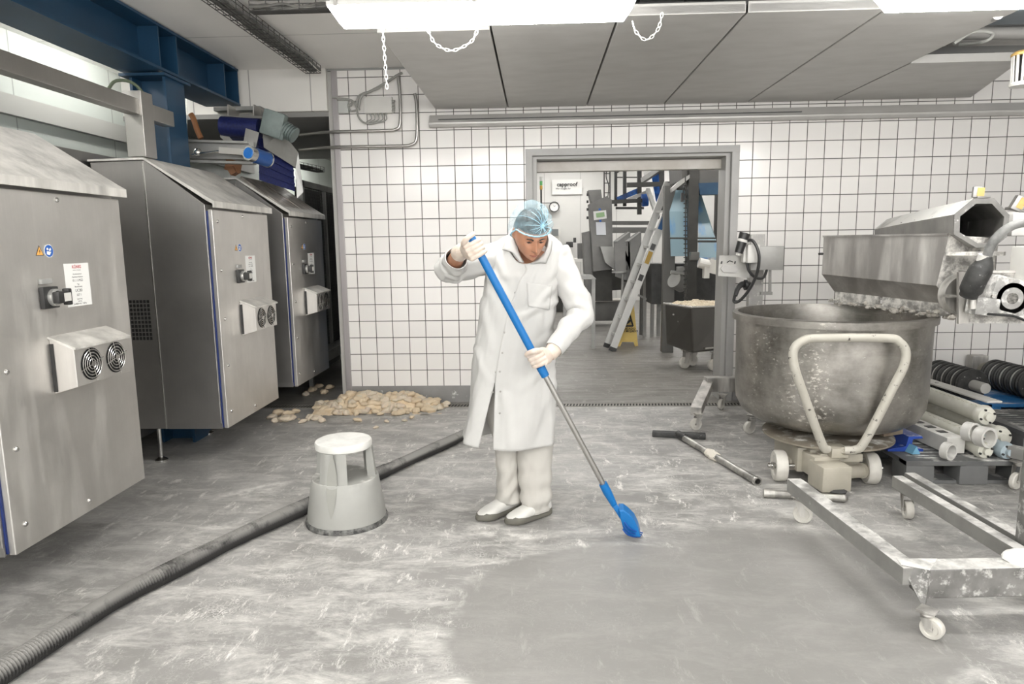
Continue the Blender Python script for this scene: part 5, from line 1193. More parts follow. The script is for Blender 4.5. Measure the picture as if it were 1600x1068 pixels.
# flour chutes: pale blue film funnels
FILM = mat('blue_film', (.16, .24, .28), (.03, .17, .42), 2.4, .35, lo=.52, hi=.72, stretch=(2.5, 2.5, .8))
t = thing('fabric_chute', 'pale blue film chute hanging between the dark posts', 'chute', aY(1060, 350, 8.5))
MB().hull([aY(1046, 330, 8.6), aY(1076, 330, 8.6), aY(1080, 330, 9.0), aY(1048, 330, 9.0)], [aY(1048, 400, 8.5), aY(1078, 400, 8.5), aY(1080, 400, 8.9), aY(1050, 400, 8.9)]).hull([aY(1056, 297, 8.7), aY(1076, 297, 8.7), aY(1078, 297, 8.95), aY(1056, 297, 8.95)], [aY(1046, 330, 8.6), aY(1076, 330, 8.6), aY(1080, 330, 9.0), aY(1048, 330, 9.0)]).build('film', FILM, t, smooth=0)
t = thing('fabric_chute', 'large slanting blue film chute widening down to the right', 'chute', aY(1110, 370, 8.5))
MB().hull([aY(1091, 304, 8.9), aY(1096, 304, 8.9), aY(1096, 304, 9.2), aY(1091, 304, 9.2)], [aY(1091, 402, 8.5), aY(1126, 402, 8.5), aY(1128, 402, 9.1), aY(1091, 402, 9.1)]).build('film', FILM, t, smooth=0)
slab([(1091, 402), (1124, 402), (1120, 412), (1091, 412)], 8.5, .3, mat('bright_blue_tray', (.02, .16, .42), (.4, .42, .42), 7, .5), 'tray', t)
t = thing('blue_conveyor', 'blue belt conveyor sloping up through the framework in the back room', 'conveyor', aY(1010, 310, 10.3))
MB().hull([aY(963, 308, 10.4), aY(1000, 292, 10.4), aY(1002, 300, 10.4), aY(966, 315, 10.4)], [aY(963, 308, 10.7), aY(1000, 292, 10.7), aY(1002, 300, 10.7), aY(966, 315, 10.7)]).build('belt', mat('navy_belt', (.005, .02, .08), (.01, .10, .35), 9, .5), t, smooth=0)
for a, b_, w_, h_ in ((aY(980, 313, 10.35), aY(1010, 300, 10.35), .05, .06), (aY(1004, 282, 10.1), aY(1034, 262, 9.9), .06, .08), (aY(1012, 296, 10.0), aY(1028, 340, 9.8), .06, .05)):
    MB().bar(a, b_, w_, h_).build('side_rail', BRL, t, smooth=0)
MB().cyl(aY(1003, 313, 10.1), aY(1012, 312, 10.1), .10, seg=20).hull([aY(1018, 275, 10.2), aY(1029, 270, 10.2), aY(1032, 315, 10.0), aY(1025, 315, 10.0)], [aY(1018, 275, 10.25), aY(1029, 270, 10.25), aY(1032, 315, 10.05), aY(1025, 315, 10.05)]).build('blue_guard', mat('mid_blue', (.01, .10, .38), (.01, .05, .2), 12, .5), t, smooth=0)
tag(slab([(1006, 270), (1034, 256), (1052, 256), (1030, 270), (1010, 284)], 10.1, .05, mat('pale_hopper', (.5, .5, .48), rough=.4), 'hopper_plate'), 'pale slanting hopper plate high in the back room', 'plate')
# dark soffit, beam and machinery upper right
tag(slab([(1064, 240), (1142, 240), (1142, 292), (1072, 292), (1066, 280)], 8.6, .8, mat('dark_housing', (.10, .097, .09), (.075, .072, .068), 3, .6), 'overhead_housing'), 'dark overhead housing at the top right of the doorway view', 'housing')
tag(slab([(1060, 284), (1078, 272), (1078, 278), (1050, 300), (1049, 294)], 8.5, .1, BRL, 'slanting_rail'), 'grey slanting rail above the ladder top', 'rail')
tag(slab([(1091, 286), (1142, 284), (1142, 303), (1094, 304)], 8.5, .15, mat('dark_blue_steel', (.01, .04, .085), (.02, .06, .11), 6, .5), 'blue_beam'), 'dark blue steel beam across the right of the doorway view', 'beam')
MBK = mat('machine_dim', (.028, .028, .027), (.05, .05, .048), 8, .6)
tag(slab([(1018, 412), (1142, 412), (1142, 475), (1018, 475)], 9.3, .5, MBK, 'dough_machine'), 'dark machine underside behind the dough skip', 'machine')
t = thing('drive_motor', 'silvery motor between the dark posts above the dough skip', 'motor', aY(1060, 440, 8.8))
MB().cyl(aY(1053, 437, 8.7), aY(1066, 445, 8.8), .10, seg=20).box(aY(1070, 420, 8.8), (.2, .1, .06)).cyl(aY(1048, 425, 8.7), aY(1072, 428, 8.7), .025).build('motor', BRL, t)
t = thing('drive_motor', 'white cylinder drive at the right behind the control plate', 'motor', aY(1100, 412, 8.2))
MB().cyl(aY(1092, 410, 8.2), aY(1108, 414, 8.2), .06, seg=16).box(aY(1113, 416, 8.2), (.12, .1, .16), (0, .3, 0)).box(aY(1103, 425, 8.2), (.06, .1, .14)).build('motor', WHITEP, t, smooth=0)
t = thing('roller_conveyor', 'pale steel conveyor legs behind the wet floor sign', 'conveyor', aY(1020, 480, 9.9))
mb = MB()
for x in (1008, 1020, 1030): mb.bar(aY(x, 425, 9.8), V((aY(x, 425, 9.8).x, FY(9.8), 0.01)), .05)
mb.bar(aY(992, 458, 9.5), aY(1012, 468, 9.5), .03).build('leg', BRL, t, smooth=0)
MB().tube(spline([aY(1022, 430, 9.5), aY(1027, 448, 9.5), aY(1020, 462, 9.5), aY(1032, 470, 9.5), aY(1030, 485, 9.5)], 5), .03, 8).build('hose', BRL, t)

# ---- aluminium ladder
ALU = mat('aluminium', (.52, .52, .50), (.46, .46, .445), 5, .38, .5)
t = thing('ladder', 'aluminium ladder leaning in the back room with its feet by the yellow sign', 'ladder', (.97, 9.3, 0))
fa, fb = V((.955, 9.48, 0)), V((.995, 9.14, 0)); ta, tb_ = _aY(1043, 285, 9.75), _aY(1060, 283, 9.35)
for a, b_ in ((fa, ta), (fb, tb_)):
    n = (b_-a).normalized(); MB().bar(a+n*.05, b_, .032, .095, up=(1, 0, -.6)).build('rail', ALU, t, smooth=0)
    MB().bar(a, a+n*.06, .04, .10, up=(1, 0, -.6)).build('rubber_foot', BLACKP, t, smooth=0)
for k in range(9):
    q = .09+k*.105; MB().bar(fa.lerp(ta, q), fb.lerp(tb_, q), .032, .032).build('rung', ALU, t, smooth=0)
for q, cc, L_ in ((.52, (.35, .22, .04), .10), (.72, (.02, .08, .2), .16), (.42, (.03, .03, .03), .05), (.60, (.06, .06, .06), .05)):
    a = fb.lerp(tb_, q); b_ = fb.lerp(tb_, q+L_*.7); MB().bar(a+V((-.0, -.019, .0)), b_+V((-.0, -.019, .0)), .004, .06, up=(1, 0, -.6)).build('sticker', mat('ladder_sticker', cc, rough=.5), t, smooth=0)

# ---- yellow wet floor sign
YEL = mat('yellow_plastic', (.62, .45, .12), (.55, .39, .10), 6, .45)
t = thing('wet_floor_sign', 'yellow folding wet floor warning sign behind the ladder foot', 'sign', (1.27, 9.65, 0))
def SG(x, y, d=0.): return _aY(x, y, 9.62+d)
MB().hull([SG(964, 541, -.06), SG(969, 541, -.06), SG(972, 534, -.05), SG(990, 534, -.05), SG(992, 541, -.06), SG(997, 540, -.06), SG(990, 472, .02), SG(972, 472, .02)], [SG(964, 541, -.04), SG(969, 541, -.04), SG(972, 534, -.03), SG(990, 534, -.03), SG(992, 541, -.04), SG(997, 540, -.04), SG(990, 472, .04), SG(972, 472, .04)]).build('front_board', YEL, t, smooth=0)
MB().hull([SG(966, 530, .35), SG(971, 530, .35), SG(990, 530, .35), SG(996, 530, .35), SG(990, 472, .06), SG(972, 472, .06)], [SG(966, 530, .37), SG(971, 530, .37), SG(990, 530, .37), SG(996, 530, .37), SG(990, 472, .08), SG(972, 472, .08)]).build('back_board', YEL, t, smooth=0)
s_ = MB(); 
for a, b_ in (((971, 509), (983, 488)), ((983, 488), (989, 509)), ((971, 509), (989, 509))): s_.bar(SG(*a, -.045), SG(*b_, -.03), .012, .02)
s_ = s_.build('warning_triangle', INK, t, smooth=0)
MB().bar(SG(978, 506, -.05), SG(985, 500, -.05), .012, .03).ball(SG(981, 497, -.05), .02, 8).build('falling_figure', INK, s_)
for k, wd in enumerate(('CUIDADO', 'PISO MOJADO')): text_mesh(wd, .042, 'lettering', INK, plane_M(SG(982, 513.5+k*3.6, -.062), (1, 0, 0), (0, 0, 1)), t, bold=True)

# ---- grey crate dolly
t = thing('crate_dolly', 'low dark grey crate on castors behind the yellow sign', 'crate', _aY(945, 508, 12.1))
cz = V((_aY(945, 490, 12.1).x, 12.1, 0))
MB().box(cz+V((.03, 0, .27)), (.50, .4, .34), None, .01).build('bin', BR, t); MB().box(cz+V((.03, 0, .455)), (.55, .45, .025)).build('lid', mat('dusty_lid', (.4, .38, .34), rough=.7), t, smooth=0)
for x in (-.2, .26): MB().cyl(cz+V((x-.015, -.15, .05)), cz+V((x+.015, -.15, .05)), .05, seg=16).bar(cz+V((x, -.15, .05)), cz+V((x, -.15, .11)), .03).build('wheel', BLACKP, t)
pipe([fl(908, 512, .03), fl(901, 518, .04), fl(892, 528, .03)], .03, BLACKP, 'black tool on the floor beside the worker elbow', 'floor_tool', 'tool')

# ---- stainless dough skip
SKIP = brushed('skip_steel', (.17, .165, .155), .30, 2)
t = thing('dough_skip', 'wheeled stainless tub filled with dough in the doorway', 'tub', (1.8, 7.8, 0))
cor_t = [aY(1080, 480, 7.45), aY(1140, 478, 7.85), aY(1128, 475, 8.15)+V((.1, 0, 0)), aY(1038, 474, 8.0)]
cor_b = [aY(1082, 552, 7.50), aY(1138, 546, 7.85), aY(1126, 540, 8.1)+V((.1, 0, 0)), aY(1040, 538, 7.98)]
cc = sum(cor_t, V((0, 0, 0)))/4
MB().hull(cor_b, cor_t).build('tub', SKIP, t, smooth=0, bevel=.025)
mb = MB()
for i in range(4): mb.cyl(cor_t[i], cor_t[(i+1) % 4], .014, seg=10); mb.ball(cor_t[i], .015, 8)
mb.build('rim', BOLT, t)
for x, y, yw in ((1.70, 7.86, .4), (1.99, 7.70, .4), (1.82, 8.0, .4), (2.1, 8.0, .4)): caster(x, y, t, .215, .068, yw, w_=.04)
MB().bar(cor_b[0].lerp(cor_b[1], .3)+V((0, -.03, .05)), cor_b[1]+V((0, -.03, .05)), .03, .02).build('bumper', BOLT, t, smooth=0)
mb = MB()
for x, y in ((1061, 494), (1060, 502), (1052, 491)): mb.lathe([(0, .0), (.01, 0), (.01, .006), (0, .006)], aY(x, y, 7.72), (0, -1, 0), 8)
mb.build('bolt', BOLT, t)
ct = [p+V((0, 0, -.008)) for p in cor_t]; mb = MB(); G = []
for j in range(25):
    row = []
    for i in range(25):
        u, v = .03+.94*i/24, .03+.94*j/24; p = (ct[0].lerp(ct[1], u)).lerp(ct[3].lerp(ct[2], u), v)
        e = min(u, v, 1-u, 1-v); q = V((p.x*14, p.y*14, 0)); p = p+V((0, 0, .05*min(1, e*5)+.035*mnoise.noise(q)+.02*mnoise.noise(q*2.3))); row.append(p)
    G.append(row)
mb.loft(G, caps=False, closed=False)
tag(mb.build('dough_pieces', mat('crumbly_dough', (.62, .55, .42), (.42, .34, .24), 40, .8, bump=.5, bsc=60), smooth=60), 'pile of crumbly raw dough pieces filling the wheeled tub', 'dough', None, 'stuff')

aY = _aY
# ================================================================ long-handled floor brush held by the worker
BLU = mat('broom_blue', (.0, .135, .40), rough=.4)
t = thing('floor_brush', 'bright blue long-handled brush held by the worker, its head on the floor', 'brush', (.455, 3.27, 0))
HA, HB = V((-.318, 3.10, 1.535)), V((.335, 3.235, .245))      # handle axis from the top end to the head socket
hd = (HB-HA)
def H(q): return HA+hd*q
MB().cyl(H(.03), H(.535), .0185, seg=20).ball(H(.03), .0185, 12).build('grip_sleeve', BLU, t)
MB().cyl(H(.53), H(.975), .0135, seg=20).build('handle', brushed('broom_alu', (.55, .54, .52), .3, 2), t)
MB().cyl(H(.50), H(.536), .0215, .020, 20).build('collar', BLU, t)
e = aY(966, 795, 3.25)
MB().tube([H(.965), H(1.0), H(1.06)], [.021, .022, .015], 16).bar(H(1.05), V((.425, 3.252, .085)), .042, .026, bev=.004).build('socket', BLU, t)
hc = V((.44, 3.26, .07))
# fan-shaped scrubbing head
f = [aY(x, y, 3.20) for x, y in ((967, 797), (970, 812), (974, 827), (981, 834), (990, 838), (1001, 839), (997, 824), (991, 812), (983, 803), (975, 797))]
MB().hull(f, [p+V((.012, .09, -.0)) if i in (5, 6, 7) else p+V((.006, .085, .004)) for i, p in enumerate(f)]).build('brush_head', BLU, t, smooth=0, bevel=.005)
for k in range(3):
    o = V((.004*k, 0, .005*k)); MB().tube(spline([aY(973, 826-k*4, 3.185)+o, aY(980, 834-k*3.4, 3.18)+o, aY(991, 838-k*2.6, 3.20)+o, aY(1001, 838-k*1.5, 3.27)+o], 5), .004, 6).build('bristle_row', mat('broom_dark_blue', (.0, .06, .30), rough=.6), t)
# ================================================================ the worker
COAT = mat('white_coat_cloth', (.53, .525, .51), (.50, .495, .48), 5, .85, bump=.15, bsc=300)
TROU = mat('cream_trouser_cloth', (.51, .49, .455), (.465, .45, .415), 5, .85, bump=.15, bsc=300)
SKIN = mat('skin', (.47, .235, .145), (.40, .19, .11), 18, .5, sss=.12)
GLOVE = mat('latex_glove', (.58, .48, .405), (.66, .58, .51), 30, .45, sss=.1)
HAIRM = mat('dark_hair', (.020, .017, .015), (.05, .045, .04), 40, .5)
SNAP = mat('snap_metal', (.35, .34, .32), rough=.3, metal=.8)
person = None
def sect(c, ax, ay, a, b, n=24, p=2.0, jit=0):
    c = V(c); out = []
    for k in range(n):
        t_ = 2*pi*k/n; ct, st = cos(t_), sin(t_)
        x = a*math.copysign(abs(ct)**(2/p), ct); y = b*math.copysign(abs(st)**(2/p), st)
        out.append(c+V(ax)*x+V(ay)*y)
    return out
def limb(mb, pts, rad, seg=16): return mb.tube(spline(pts, 6), [rad_at(rad, i/(len(spline(pts, 6))-1)) for i in range(len(spline(pts, 6)))], seg)
def rad_at(r, q):
    x = q*(len(r)-1); i = min(int(x), len(r)-2); return r[i]+(r[i+1]-r[i])*(x-i)
# joints
SR, ER, WR = V((-.205, 3.50, 1.415)), V((-.435, 3.415, 1.352)), V((-.362, 3.20, 1.435))
SL, EL, WL = V((.115, 3.50, 1.385)), V((.215, 3.43, 1.115)), V((.062, 3.235, .945))
PELV = V((-.115, 3.52, .90)); NECKB = V((-.050, 3.50, 1.42)); HC = V((aY(829, 360, 3.36).x, 3.36, 1.519))
# -- head
HR = (Matrix.Rotation(R(17), 3, 'Z') @ Matrix.Rotation(R(31), 3, 'X'))
def hp_(x, y, z): return HC+HR @ V((x, y, z))
def head_shape(mb):
    M4 = Matrix.Translation(HC) @ HR.to_4x4()
    g = bmesh.ops.create_uvsphere(mb.b, u_segments=72, v_segments=54, radius=1)
    for v in g['verts']:
        x, y, z = v.co
        w_ = .080*(1-.06*max(0, -z)-.10*max(0, -z)**2.2); dep = .098; hh = .116
        X, Y, Z = x*w_, y*dep, z*hh
        if y < 0:   # flatter face
            Y = -dep*(abs(y)**.86); 
            jaw = max(0, -z-.15); X *= 1-.06*jaw; q_ = max(0, min(1, (-z-.15)/.6)); Y -= .030*q_*math.exp(-(X/.040)**2)
        else: Y *= 1-.55*max(0, -z-.05)
        def g_(cx, cz, sx, sz): return math.exp(-((X-cx)/sx)**2-((Z-cz)/sz)**2)
        if y < -.05:
            Y -= .032*g_(0, -.030, .0105, .013)+.018*g_(0, -.010, .008, .024)      # nose
            Y -= .008*g_(.011, -.036, .007, .007)+.008*g_(-.011, -.036, .007, .007)
            Y += .017*(g_(.031, .004, .015, .012)+g_(-.031, .004, .015, .012))      # sockets
            Y -= .006*(g_(.031, .001, .011, .006)+g_(-.031, .001, .011, .006))      # lids
            Y -= .007*(g_(.030, .021, .022, .007)+g_(-.030, .021, .022, .007)+g_(0, .024, .02, .012))  # brow
            Y -= .007*(g_(.044, -.026, .016, .016)+g_(-.044, -.026, .016, .016))    # cheeks
            Y -= .009*g_(0, -.060, .019, .005)+.009*g_(0, -.073, .016, .006)        # lips
            Y += .006*g_(0, -.0665, .020, .0028)+.005*g_(0, -.083, .018, .006)
            Y -= .010*g_(0, -.100, .018, .013)                                      # chin
        v.co = V((X, Y, Z))
    for s in (-1, 1):
        e = bmesh.ops.create_uvsphere(mb.b, u_segments=14, v_segments=10, radius=1, matrix=Matrix.Translation((s*.079, .012, -.005)) @ Matrix.Rotation(R(-20*s), 4, 'Z') @ Matrix.Diagonal((.008, .018, .032, 1)))
        g['verts'] += e['verts']
    for v in g['verts']: v.co = M4 @ v.co
# -- hands closed around the brush handle
def hand(mb, G, W_, phk, phs, thumb, inflate=0., flip=1):
    """G grip centre on the handle, W_ wrist; fingers wrap from angle phk through phs"""
    h = (HA-HB).normalized(); e1 = (V((0, -1, 0))-h*V((0, -1, 0)).dot(h)).normalized(); e2 = e1.cross(h).normalized()
    if e2.x < 0: e2 = -e2
    rad = lambda a: e2*cos(a)+e1*sin(a)
    fr = .0095+inflate; rh = .0195
    lens = (1.0, 1.08, 1.02, .88)
    for i in range(4):
        o = (.031-.0205*i); c = G+h*o; a0, a1 = R(phk), R(phk)+(R(phs)-R(phk))*lens[i]; pts = []; rr = []
        n = 13
        for k in range(n):
            q = k/(n-1); a = a0+(a1-a0)*q
            bend = .004*abs(sin(q*pi*3))            # straight phalanges between the knuckle bends
            r_ = rh+fr*.8+(.020 if q < .01 else .012*max(0, 1-q*3.2))+bend-.002
            pts.append(c+rad(a)*r_+h*(.004*q*(1.5-i)*-.5)); rr.append(fr*(1.06-.22*q)+(.0012 if k in (4, 8) else 0))
        pts[0] += rad(a0)*.002
        mb.tube(spline(pts, 3), [rad_at(rr, j/(3*(n-1))) for j in range(3*(n-1)+1)], 12); mb.ball(pts[-1], rr[-1]*.98, 10); mb.ball(pts[0], fr*1.12, 10)
    # palm and back of the hand
    K = G+rad(R(phk))*(rh+fr+.012); d = (K-W_); secs = []
    side = h; 
    for k in range(9):
        q = k/8; c = W_.lerp(K, q)+rad(R(phk))*.006*sin(pi*q); dn = d.normalized(); s_ = (side-dn*side.dot(dn)).normalized(); t_ = dn.cross(s_)
        wide = (.026+.017*min(1, q*1.5))+inflate; th = .020-.006*q+inflate
        secs.append(sect(c, s_, t_, wide, th, 20, 2.5))
    mb.loft(secs)
    mb.ball(G+rad(R(phk)+(R(phs)-R(phk))*-.12)*.032+h*.012, (.018+inflate, .018+inflate, .026), 12)
    # thumb: root at the side of the palm near the wrist
    pts = [W_.lerp(K, .38)+side*.022]+[G+rad(R(a))*r_+h*o for a, r_, o in thumb]
    sp = spline(pts, 5); rr = [.0150+inflate, .0135+inflate, .0115+inflate, .0105+inflate, .009+inflate][:max(2, len(pts))]
    mb.tube(sp, [rad_at(rr, j/(len(sp)-1)) for j in range(len(sp))], 12); mb.ball(sp[-1], rr[-1]*1.02, 10); mb.ball(pts[0], .015+inflate, 10)
qR = .066; qL = .468
GR, GL = HA+(HB-HA)*qR, HA+(HB-HA)*qL
WRh = WR+V((.022, -.022, .008)); WLh = WL+V((-.012, -.012, -.010))
TH_R = [(150, .045, .050), (110, .040, .062), (60, .034, .066)]
TH_L = [(60, .046, .040), (105, .036, .046), (150, .033, .040), (185, .031, .030)]
mb = MB(); head_shape(mb)
mb.tube(spline([NECKB+V((.0, .035, -.05)), V((-.043, 3.515, 1.44)), hp_(0, .055, -.035)], 5), lambda q: .062-.008*q, 20)
# torso
mb.loft([sect((-.115, 3.52, .86), (1, 0, 0), (0, 1, 0), .155, .105), sect((-.11, 3.51, 1.0), (1, 0, 0), (0, 1, 0), .145, .10), sect((-.09, 3.50, 1.15), (1, 0, 0), (0, 1, 0), .15, .10), sect((-.065, 3.50, 1.30), (1, 0, 0), (0, 1, 0), .165, .105), sect((-.05, 3.52, 1.385), (1, 0, -.1), (0, 1, 0), .155, .07), sect((-.047, 3.53, 1.43), (1, 0, 0), (0, 1, 0), .075, .05)])
limb(mb, [SR+V((.05, 0, -.01)), SR, SR.lerp(ER, .5)+V((0, 0, -.005)), ER], [.055, .052, .047, .042]); limb(mb, [ER, ER.lerp(WR, .4), WR, WRh], [.042, .041, .030, .027])
limb(mb, [SL+V((-.05, 0, 0)), SL, SL.lerp(EL, .5), EL], [.055, .052, .047, .042]); limb(mb, [EL, EL.lerp(WL, .4), WL, WLh], [.042, .041, .030, .027])
hand(mb, GR, WRh, 150, -75, TH_R, -.0015); hand(mb, GL, WLh, 35, 255, TH_L, -.0015)
AL, AR = V((-.150, 3.590, .085)), V((.012, 3.530, .085))
KL, KR = V((-.185, 3.52, .48)), V((-.040, 3.50, .48))
limb(mb, [PELV+V((-.07, .01, .02)), KL.lerp(PELV, .5)+V((-.0, .02, 0)), KL+V((.01, .02, 0)), KL.lerp(AL, .45)+V((0, .02, 0)), AL], [.080, .062, .048, .042, .032]); limb(mb, [PELV+V((.07, .01, .02)), KR.lerp(PELV, .5)+V((.01, .02, 0)), KR+V((0, .02, 0)), KR.lerp(AR, .45)+V((0, .02, 0)), AR], [.080, .062, .048, .042, .032])
FDL, FDR = V((-.75, -.66, 0)).normalized(), V((-.80, -.60, 0)).normalized()
for A_, D_ in ((AL, FDL), (AR, FDR)): limb(mb, [A_, A_+V((0, 0, -.03))+D_*.03, A_+V((0, 0, -.048))+D_*.12, A_+V((0, 0, -.052))+D_*.155], [.032, .030, .024, .018])
person = mb.build('person', SKIN, smooth=70, origin=(-.11, 3.50, 0))
rm = person.modifiers.new('remesh', 'REMESH'); rm.mode = 'VOXEL'; rm.voxel_size = .0042; rm.use_smooth_shade = True
sm = person.modifiers.new('smooth', 'SMOOTH'); sm.iterations = 2; sm.factor = .5
tag(person, 'person in white coat, cream trousers and pale blue hair net, sweeping with a brush', 'person')
# gloves
for nm, G_, W_, a, b_, th in (('right', GR, WRh, 150, -75, TH_R), ('left', GL, WLh, 35, 255, TH_L)):
    mb = MB(); hand(mb, G_, W_, a, b_, th, .0008)
    E_ = ER if nm == 'right' else EL; Ww = WR if nm == 'right' else WL
    d = (E_-Ww).normalized(); mb.tube([W_, W_.lerp(Ww, .6), Ww+d*.010, Ww+d*.03], [.031, .036, .038, .041], 18)
    g = mb.build('glove', GLOVE, person, smooth=70); rm = g.modifiers.new('remesh', 'REMESH'); rm.mode = 'VOXEL'; rm.voxel_size = .0024; rm.use_smooth_shade = True
    sm = g.modifiers.new('smooth', 'SMOOTH'); sm.iterations = 2; sm.factor = .5
# face details
for s in (-1, 1):
    MB().tube(spline([hp_(s*.016, -.103, .017), hp_(s*.030, -.105, .026), hp_(s*.046, -.093, .020)], 5), lambda q: .0034-.0018*q, 8).build('eyebrow', HAIRM, person)
    e = MB().ball(hp_(s*.030, -.0850, -.0035), (.0080, .0080, .0045), 14).build('eye', mat('dark_eye', (.05, .035, .03), rough=.2), person)
    MB().tube(spline([hp_(s*.019, -.0925, .001), hp_(s*.030, -.0965, .0015), hp_(s*.042, -.0885, .001)], 4), .0016, 6).build('eyelashes', HAIRM, e)
MB().tube(spline([hp_(-.021, -.100, -.066), hp_(-.008, -.1085, -.0655), hp_(0, -.1095, -.067), hp_(.008, -.1085, -.0655), hp_(.021, -.100, -.066)], 5), lambda q: .0035*math.sin(pi*max(.08, min(.92, q)))+.0006, 8).build('lips', mat('lips', (.28, .10, .075), rough=.45), person)
# hair and hair net
def shell(name, m, sx, sy, sz, off, cut, fn=None, seg=(96, 60)):
    mb = MB(); bmesh.ops.create_uvsphere(mb.b, u_segments=seg[0], v_segments=seg[1], radius=1)
    kill = [v for v in mb.b.verts if cut(v.co)]
    bmesh.ops.delete(mb.b, geom=kill, context='VERTS')
    for v in mb.b.verts:
        p = v.co.copy(); k = fn(p) if fn else 0
        q = V((p.x*(sx+k), p.y*(sy+k), p.z*(sz+k)))+V(off); v.co = HC+HR @ q
    return mb
hairline = lambda p: p.z < (.34 if p.y < -.35 else (.34-(p.y+.35)*1.0 if p.y < .3 else -.35))
shell('hair', HAIRM, .084, .106, .122, (0, .004, .002), hairline, lambda p: .003*mnoise.noise(p*9)).build('hair', HAIRM, person)
gd = V((.32, -.78, .53)).normalized()     # where the net is gathered, above the forehead
ga, gb, _ = frame_of(gd)
def pleat(p):
    d = V(p).normalized(); psi = math.acos(max(-1, min(1, d.dot(gd)))); ph = math.atan2(d.dot(ga), d.dot(gb))
    return .0045*sin(ph*17+3*mnoise.noise(d*2))*math.exp(-((psi-.75)/.65)**2)+.003*mnoise.noise(d*5)-.018*math.exp(-(psi/.22)**2)
netline = lambda p: p.z < (.20 if p.y < -.4 else (.20-(p.y+.4)*.95 if p.y < .2 else -.37))
m, nt, b = new_mat('pale_blue_net'); b.inputs['Base Color'].default_value = (.40, .62, .72, 1); b.inputs['Roughness'].default_value = .7
vv = nt.nodes.new('ShaderNodeTexVoronoi'); vv.feature = 'DISTANCE_TO_EDGE'; vv.inputs['Scale'].default_value = 380; nt.links.new(coords(nt), vv.inputs['Vector'])
nn_ = noi(nt, coords(nt), 22, 4, .6)
nt.links.new(mth(nt, 'ADD', mth(nt, 'MULTIPLY', ramp(nt, vv.outputs[0], .05, .14, (1, 1, 1, 1), (0, 0, 0, 1)), .22), mth(nt, 'MULTIPLY_ADD', nn_, .42, -.12)), b.inputs['Alpha'])
net = shell('hair_net', m, .108, .130, .138, (0, .012, .016), netline, pleat, (150, 90)).build('hair_net', m, person, smooth=80)
m2 = mat('net_blue', (.30, .54, .68), (.45, .64, .73), 30, .7)
# elastic hem of the net
mb = MB(); pts = []
for k in range(60):
    a = 2*pi*k/60-pi/2; dx, dy = cos(a), sin(a)
    # find rim height for this azimuth
    z = .2
    for it in range(12):
        rr_ = math.sqrt(max(0, 1-z*z)); y = dy*rr_; z = (.20 if y < -.4 else (.20-(y+.4)*.95 if y < .2 else -.37))
    rr_ = math.sqrt(1-z*z); p = V((dx*rr_, dy*rr_, z)); kk = -.006+.0025*sin(k*2.6)
    pts.append(HC+HR @ (V((p.x*(.102+kk), p.y*(.127+kk), p.z*.136))+V((0, .012, .014))))
mb.tube(pts, .0038, 8, closed=True); mb.build('elastic_band', mat('net_band', (.38, .60, .72), rough=.8), net)
mb = MB(); rr = random.Random(2)
for k in range(18):
    ph = 2*pi*k/18+rr.uniform(-.08, .08); L_ = rr.uniform(.45, 1.25); pts = []; okk = True
    for j in range(9):
        ps = .05+L_*j/8; d = (gd*cos(ps)+(ga*cos(ph)+gb*sin(ph))*sin(ps))
        if netline(d): break
        kk = pleat(d)+.002; pts.append(HC+HR @ (V((d.x*(.103+kk), d.y*(.128+kk), d.z*(.136+kk)))+V((0, .012, .014))))
    if len(pts) > 3: mb.tube(pts, [.0019*(1-.8*i/len(pts)) for i in range(len(pts))], 5)
mb.ball(HC+HR @ (V((gd.x*.088, gd.y*.112, gd.z*.12))+V((0, .012, .014))), .010, 10)
mb.build('gathered_pleats', m2, net)

# -- lab coat
ROWS = [(361, 808, 850), (366, 797, 860), (372, 784, 868), (380, 773, 877), (392, 766, 884), (410, 759, 884), (430, 757, 878), (450, 755, 873), (480, 750, 868), (520, 745, 865), (545, 740, 866), (575, 737, 868), (600, 735, 869), (630, 732, 869), (655, 728, 868), (675, 725, 867), (690, 723, 866)]
PL = [(361, 829), (380, 826), (407, 818), (440, 806), (480, 795), (520, 787), (560, 780), (590, 775), (640, 773), (692, 772)]     # edge of the upper (buttoned) front panel
PF = [(361, 829), (407, 818), (440, 806), (480, 795), (520, 787), (560, 780), (592, 774), (615, 768), (640, 762), (665, 756), (690, 750)]  # edge of the other panel
def itp(T, y):
    if y <= T[0][0]: return T[0][1:]
    for a, b_ in zip(T, T[1:]):
        if a[0] <= y <= b_[0]:
            q = (y-a[0])/(b_[0]-a[0]); return tuple(a[i]+(b_[i]-a[i])*q for i in range(1, len(a)))
    return T[-1][1:]
NY, NU = 90, 170
def coat_depth(y):
    return itp([(361, .062, 3.50), (372, .078, 3.50), (392, .105, 3.50), (430, .125, 3.495), (480, .13, 3.50), (545, .135, 3.505), (600, .15, 3.51), (690, .165, 3.515)], y)
def coat_row(y):
    xl, xr = itp(ROWS, y); b_, cy = coat_depth(y); L_, R_ = aY(xl, y, cy-.02), aY(xr, y, cy-.02)
    return (L_.x+R_.x)/2, (R_.x-L_.x)/2, (L_.z+R_.z)/2, (R_.z-L_.z)/(R_.x-L_.x), b_, cy
FOLDS = ((872, 440, 812, 500, .011, 5), (866, 470, 806, 492, .009, 5), (760, 420, 800, 470, .007, 6), (864, 520, 822, 545, .007, 5), (862, 560, 815, 600, .007, 6), (745, 545, 765, 590, .006, 5), (775, 390, 790, 430, .006, 5), (812, 430, 818, 500, .005, 5), (862, 600, 835, 660, .007, 7), (790, 610, 800, 680, .007, 7), (870, 455, 845, 560, .008, 6), (752, 470, 770, 540, .006, 6))
grid = []
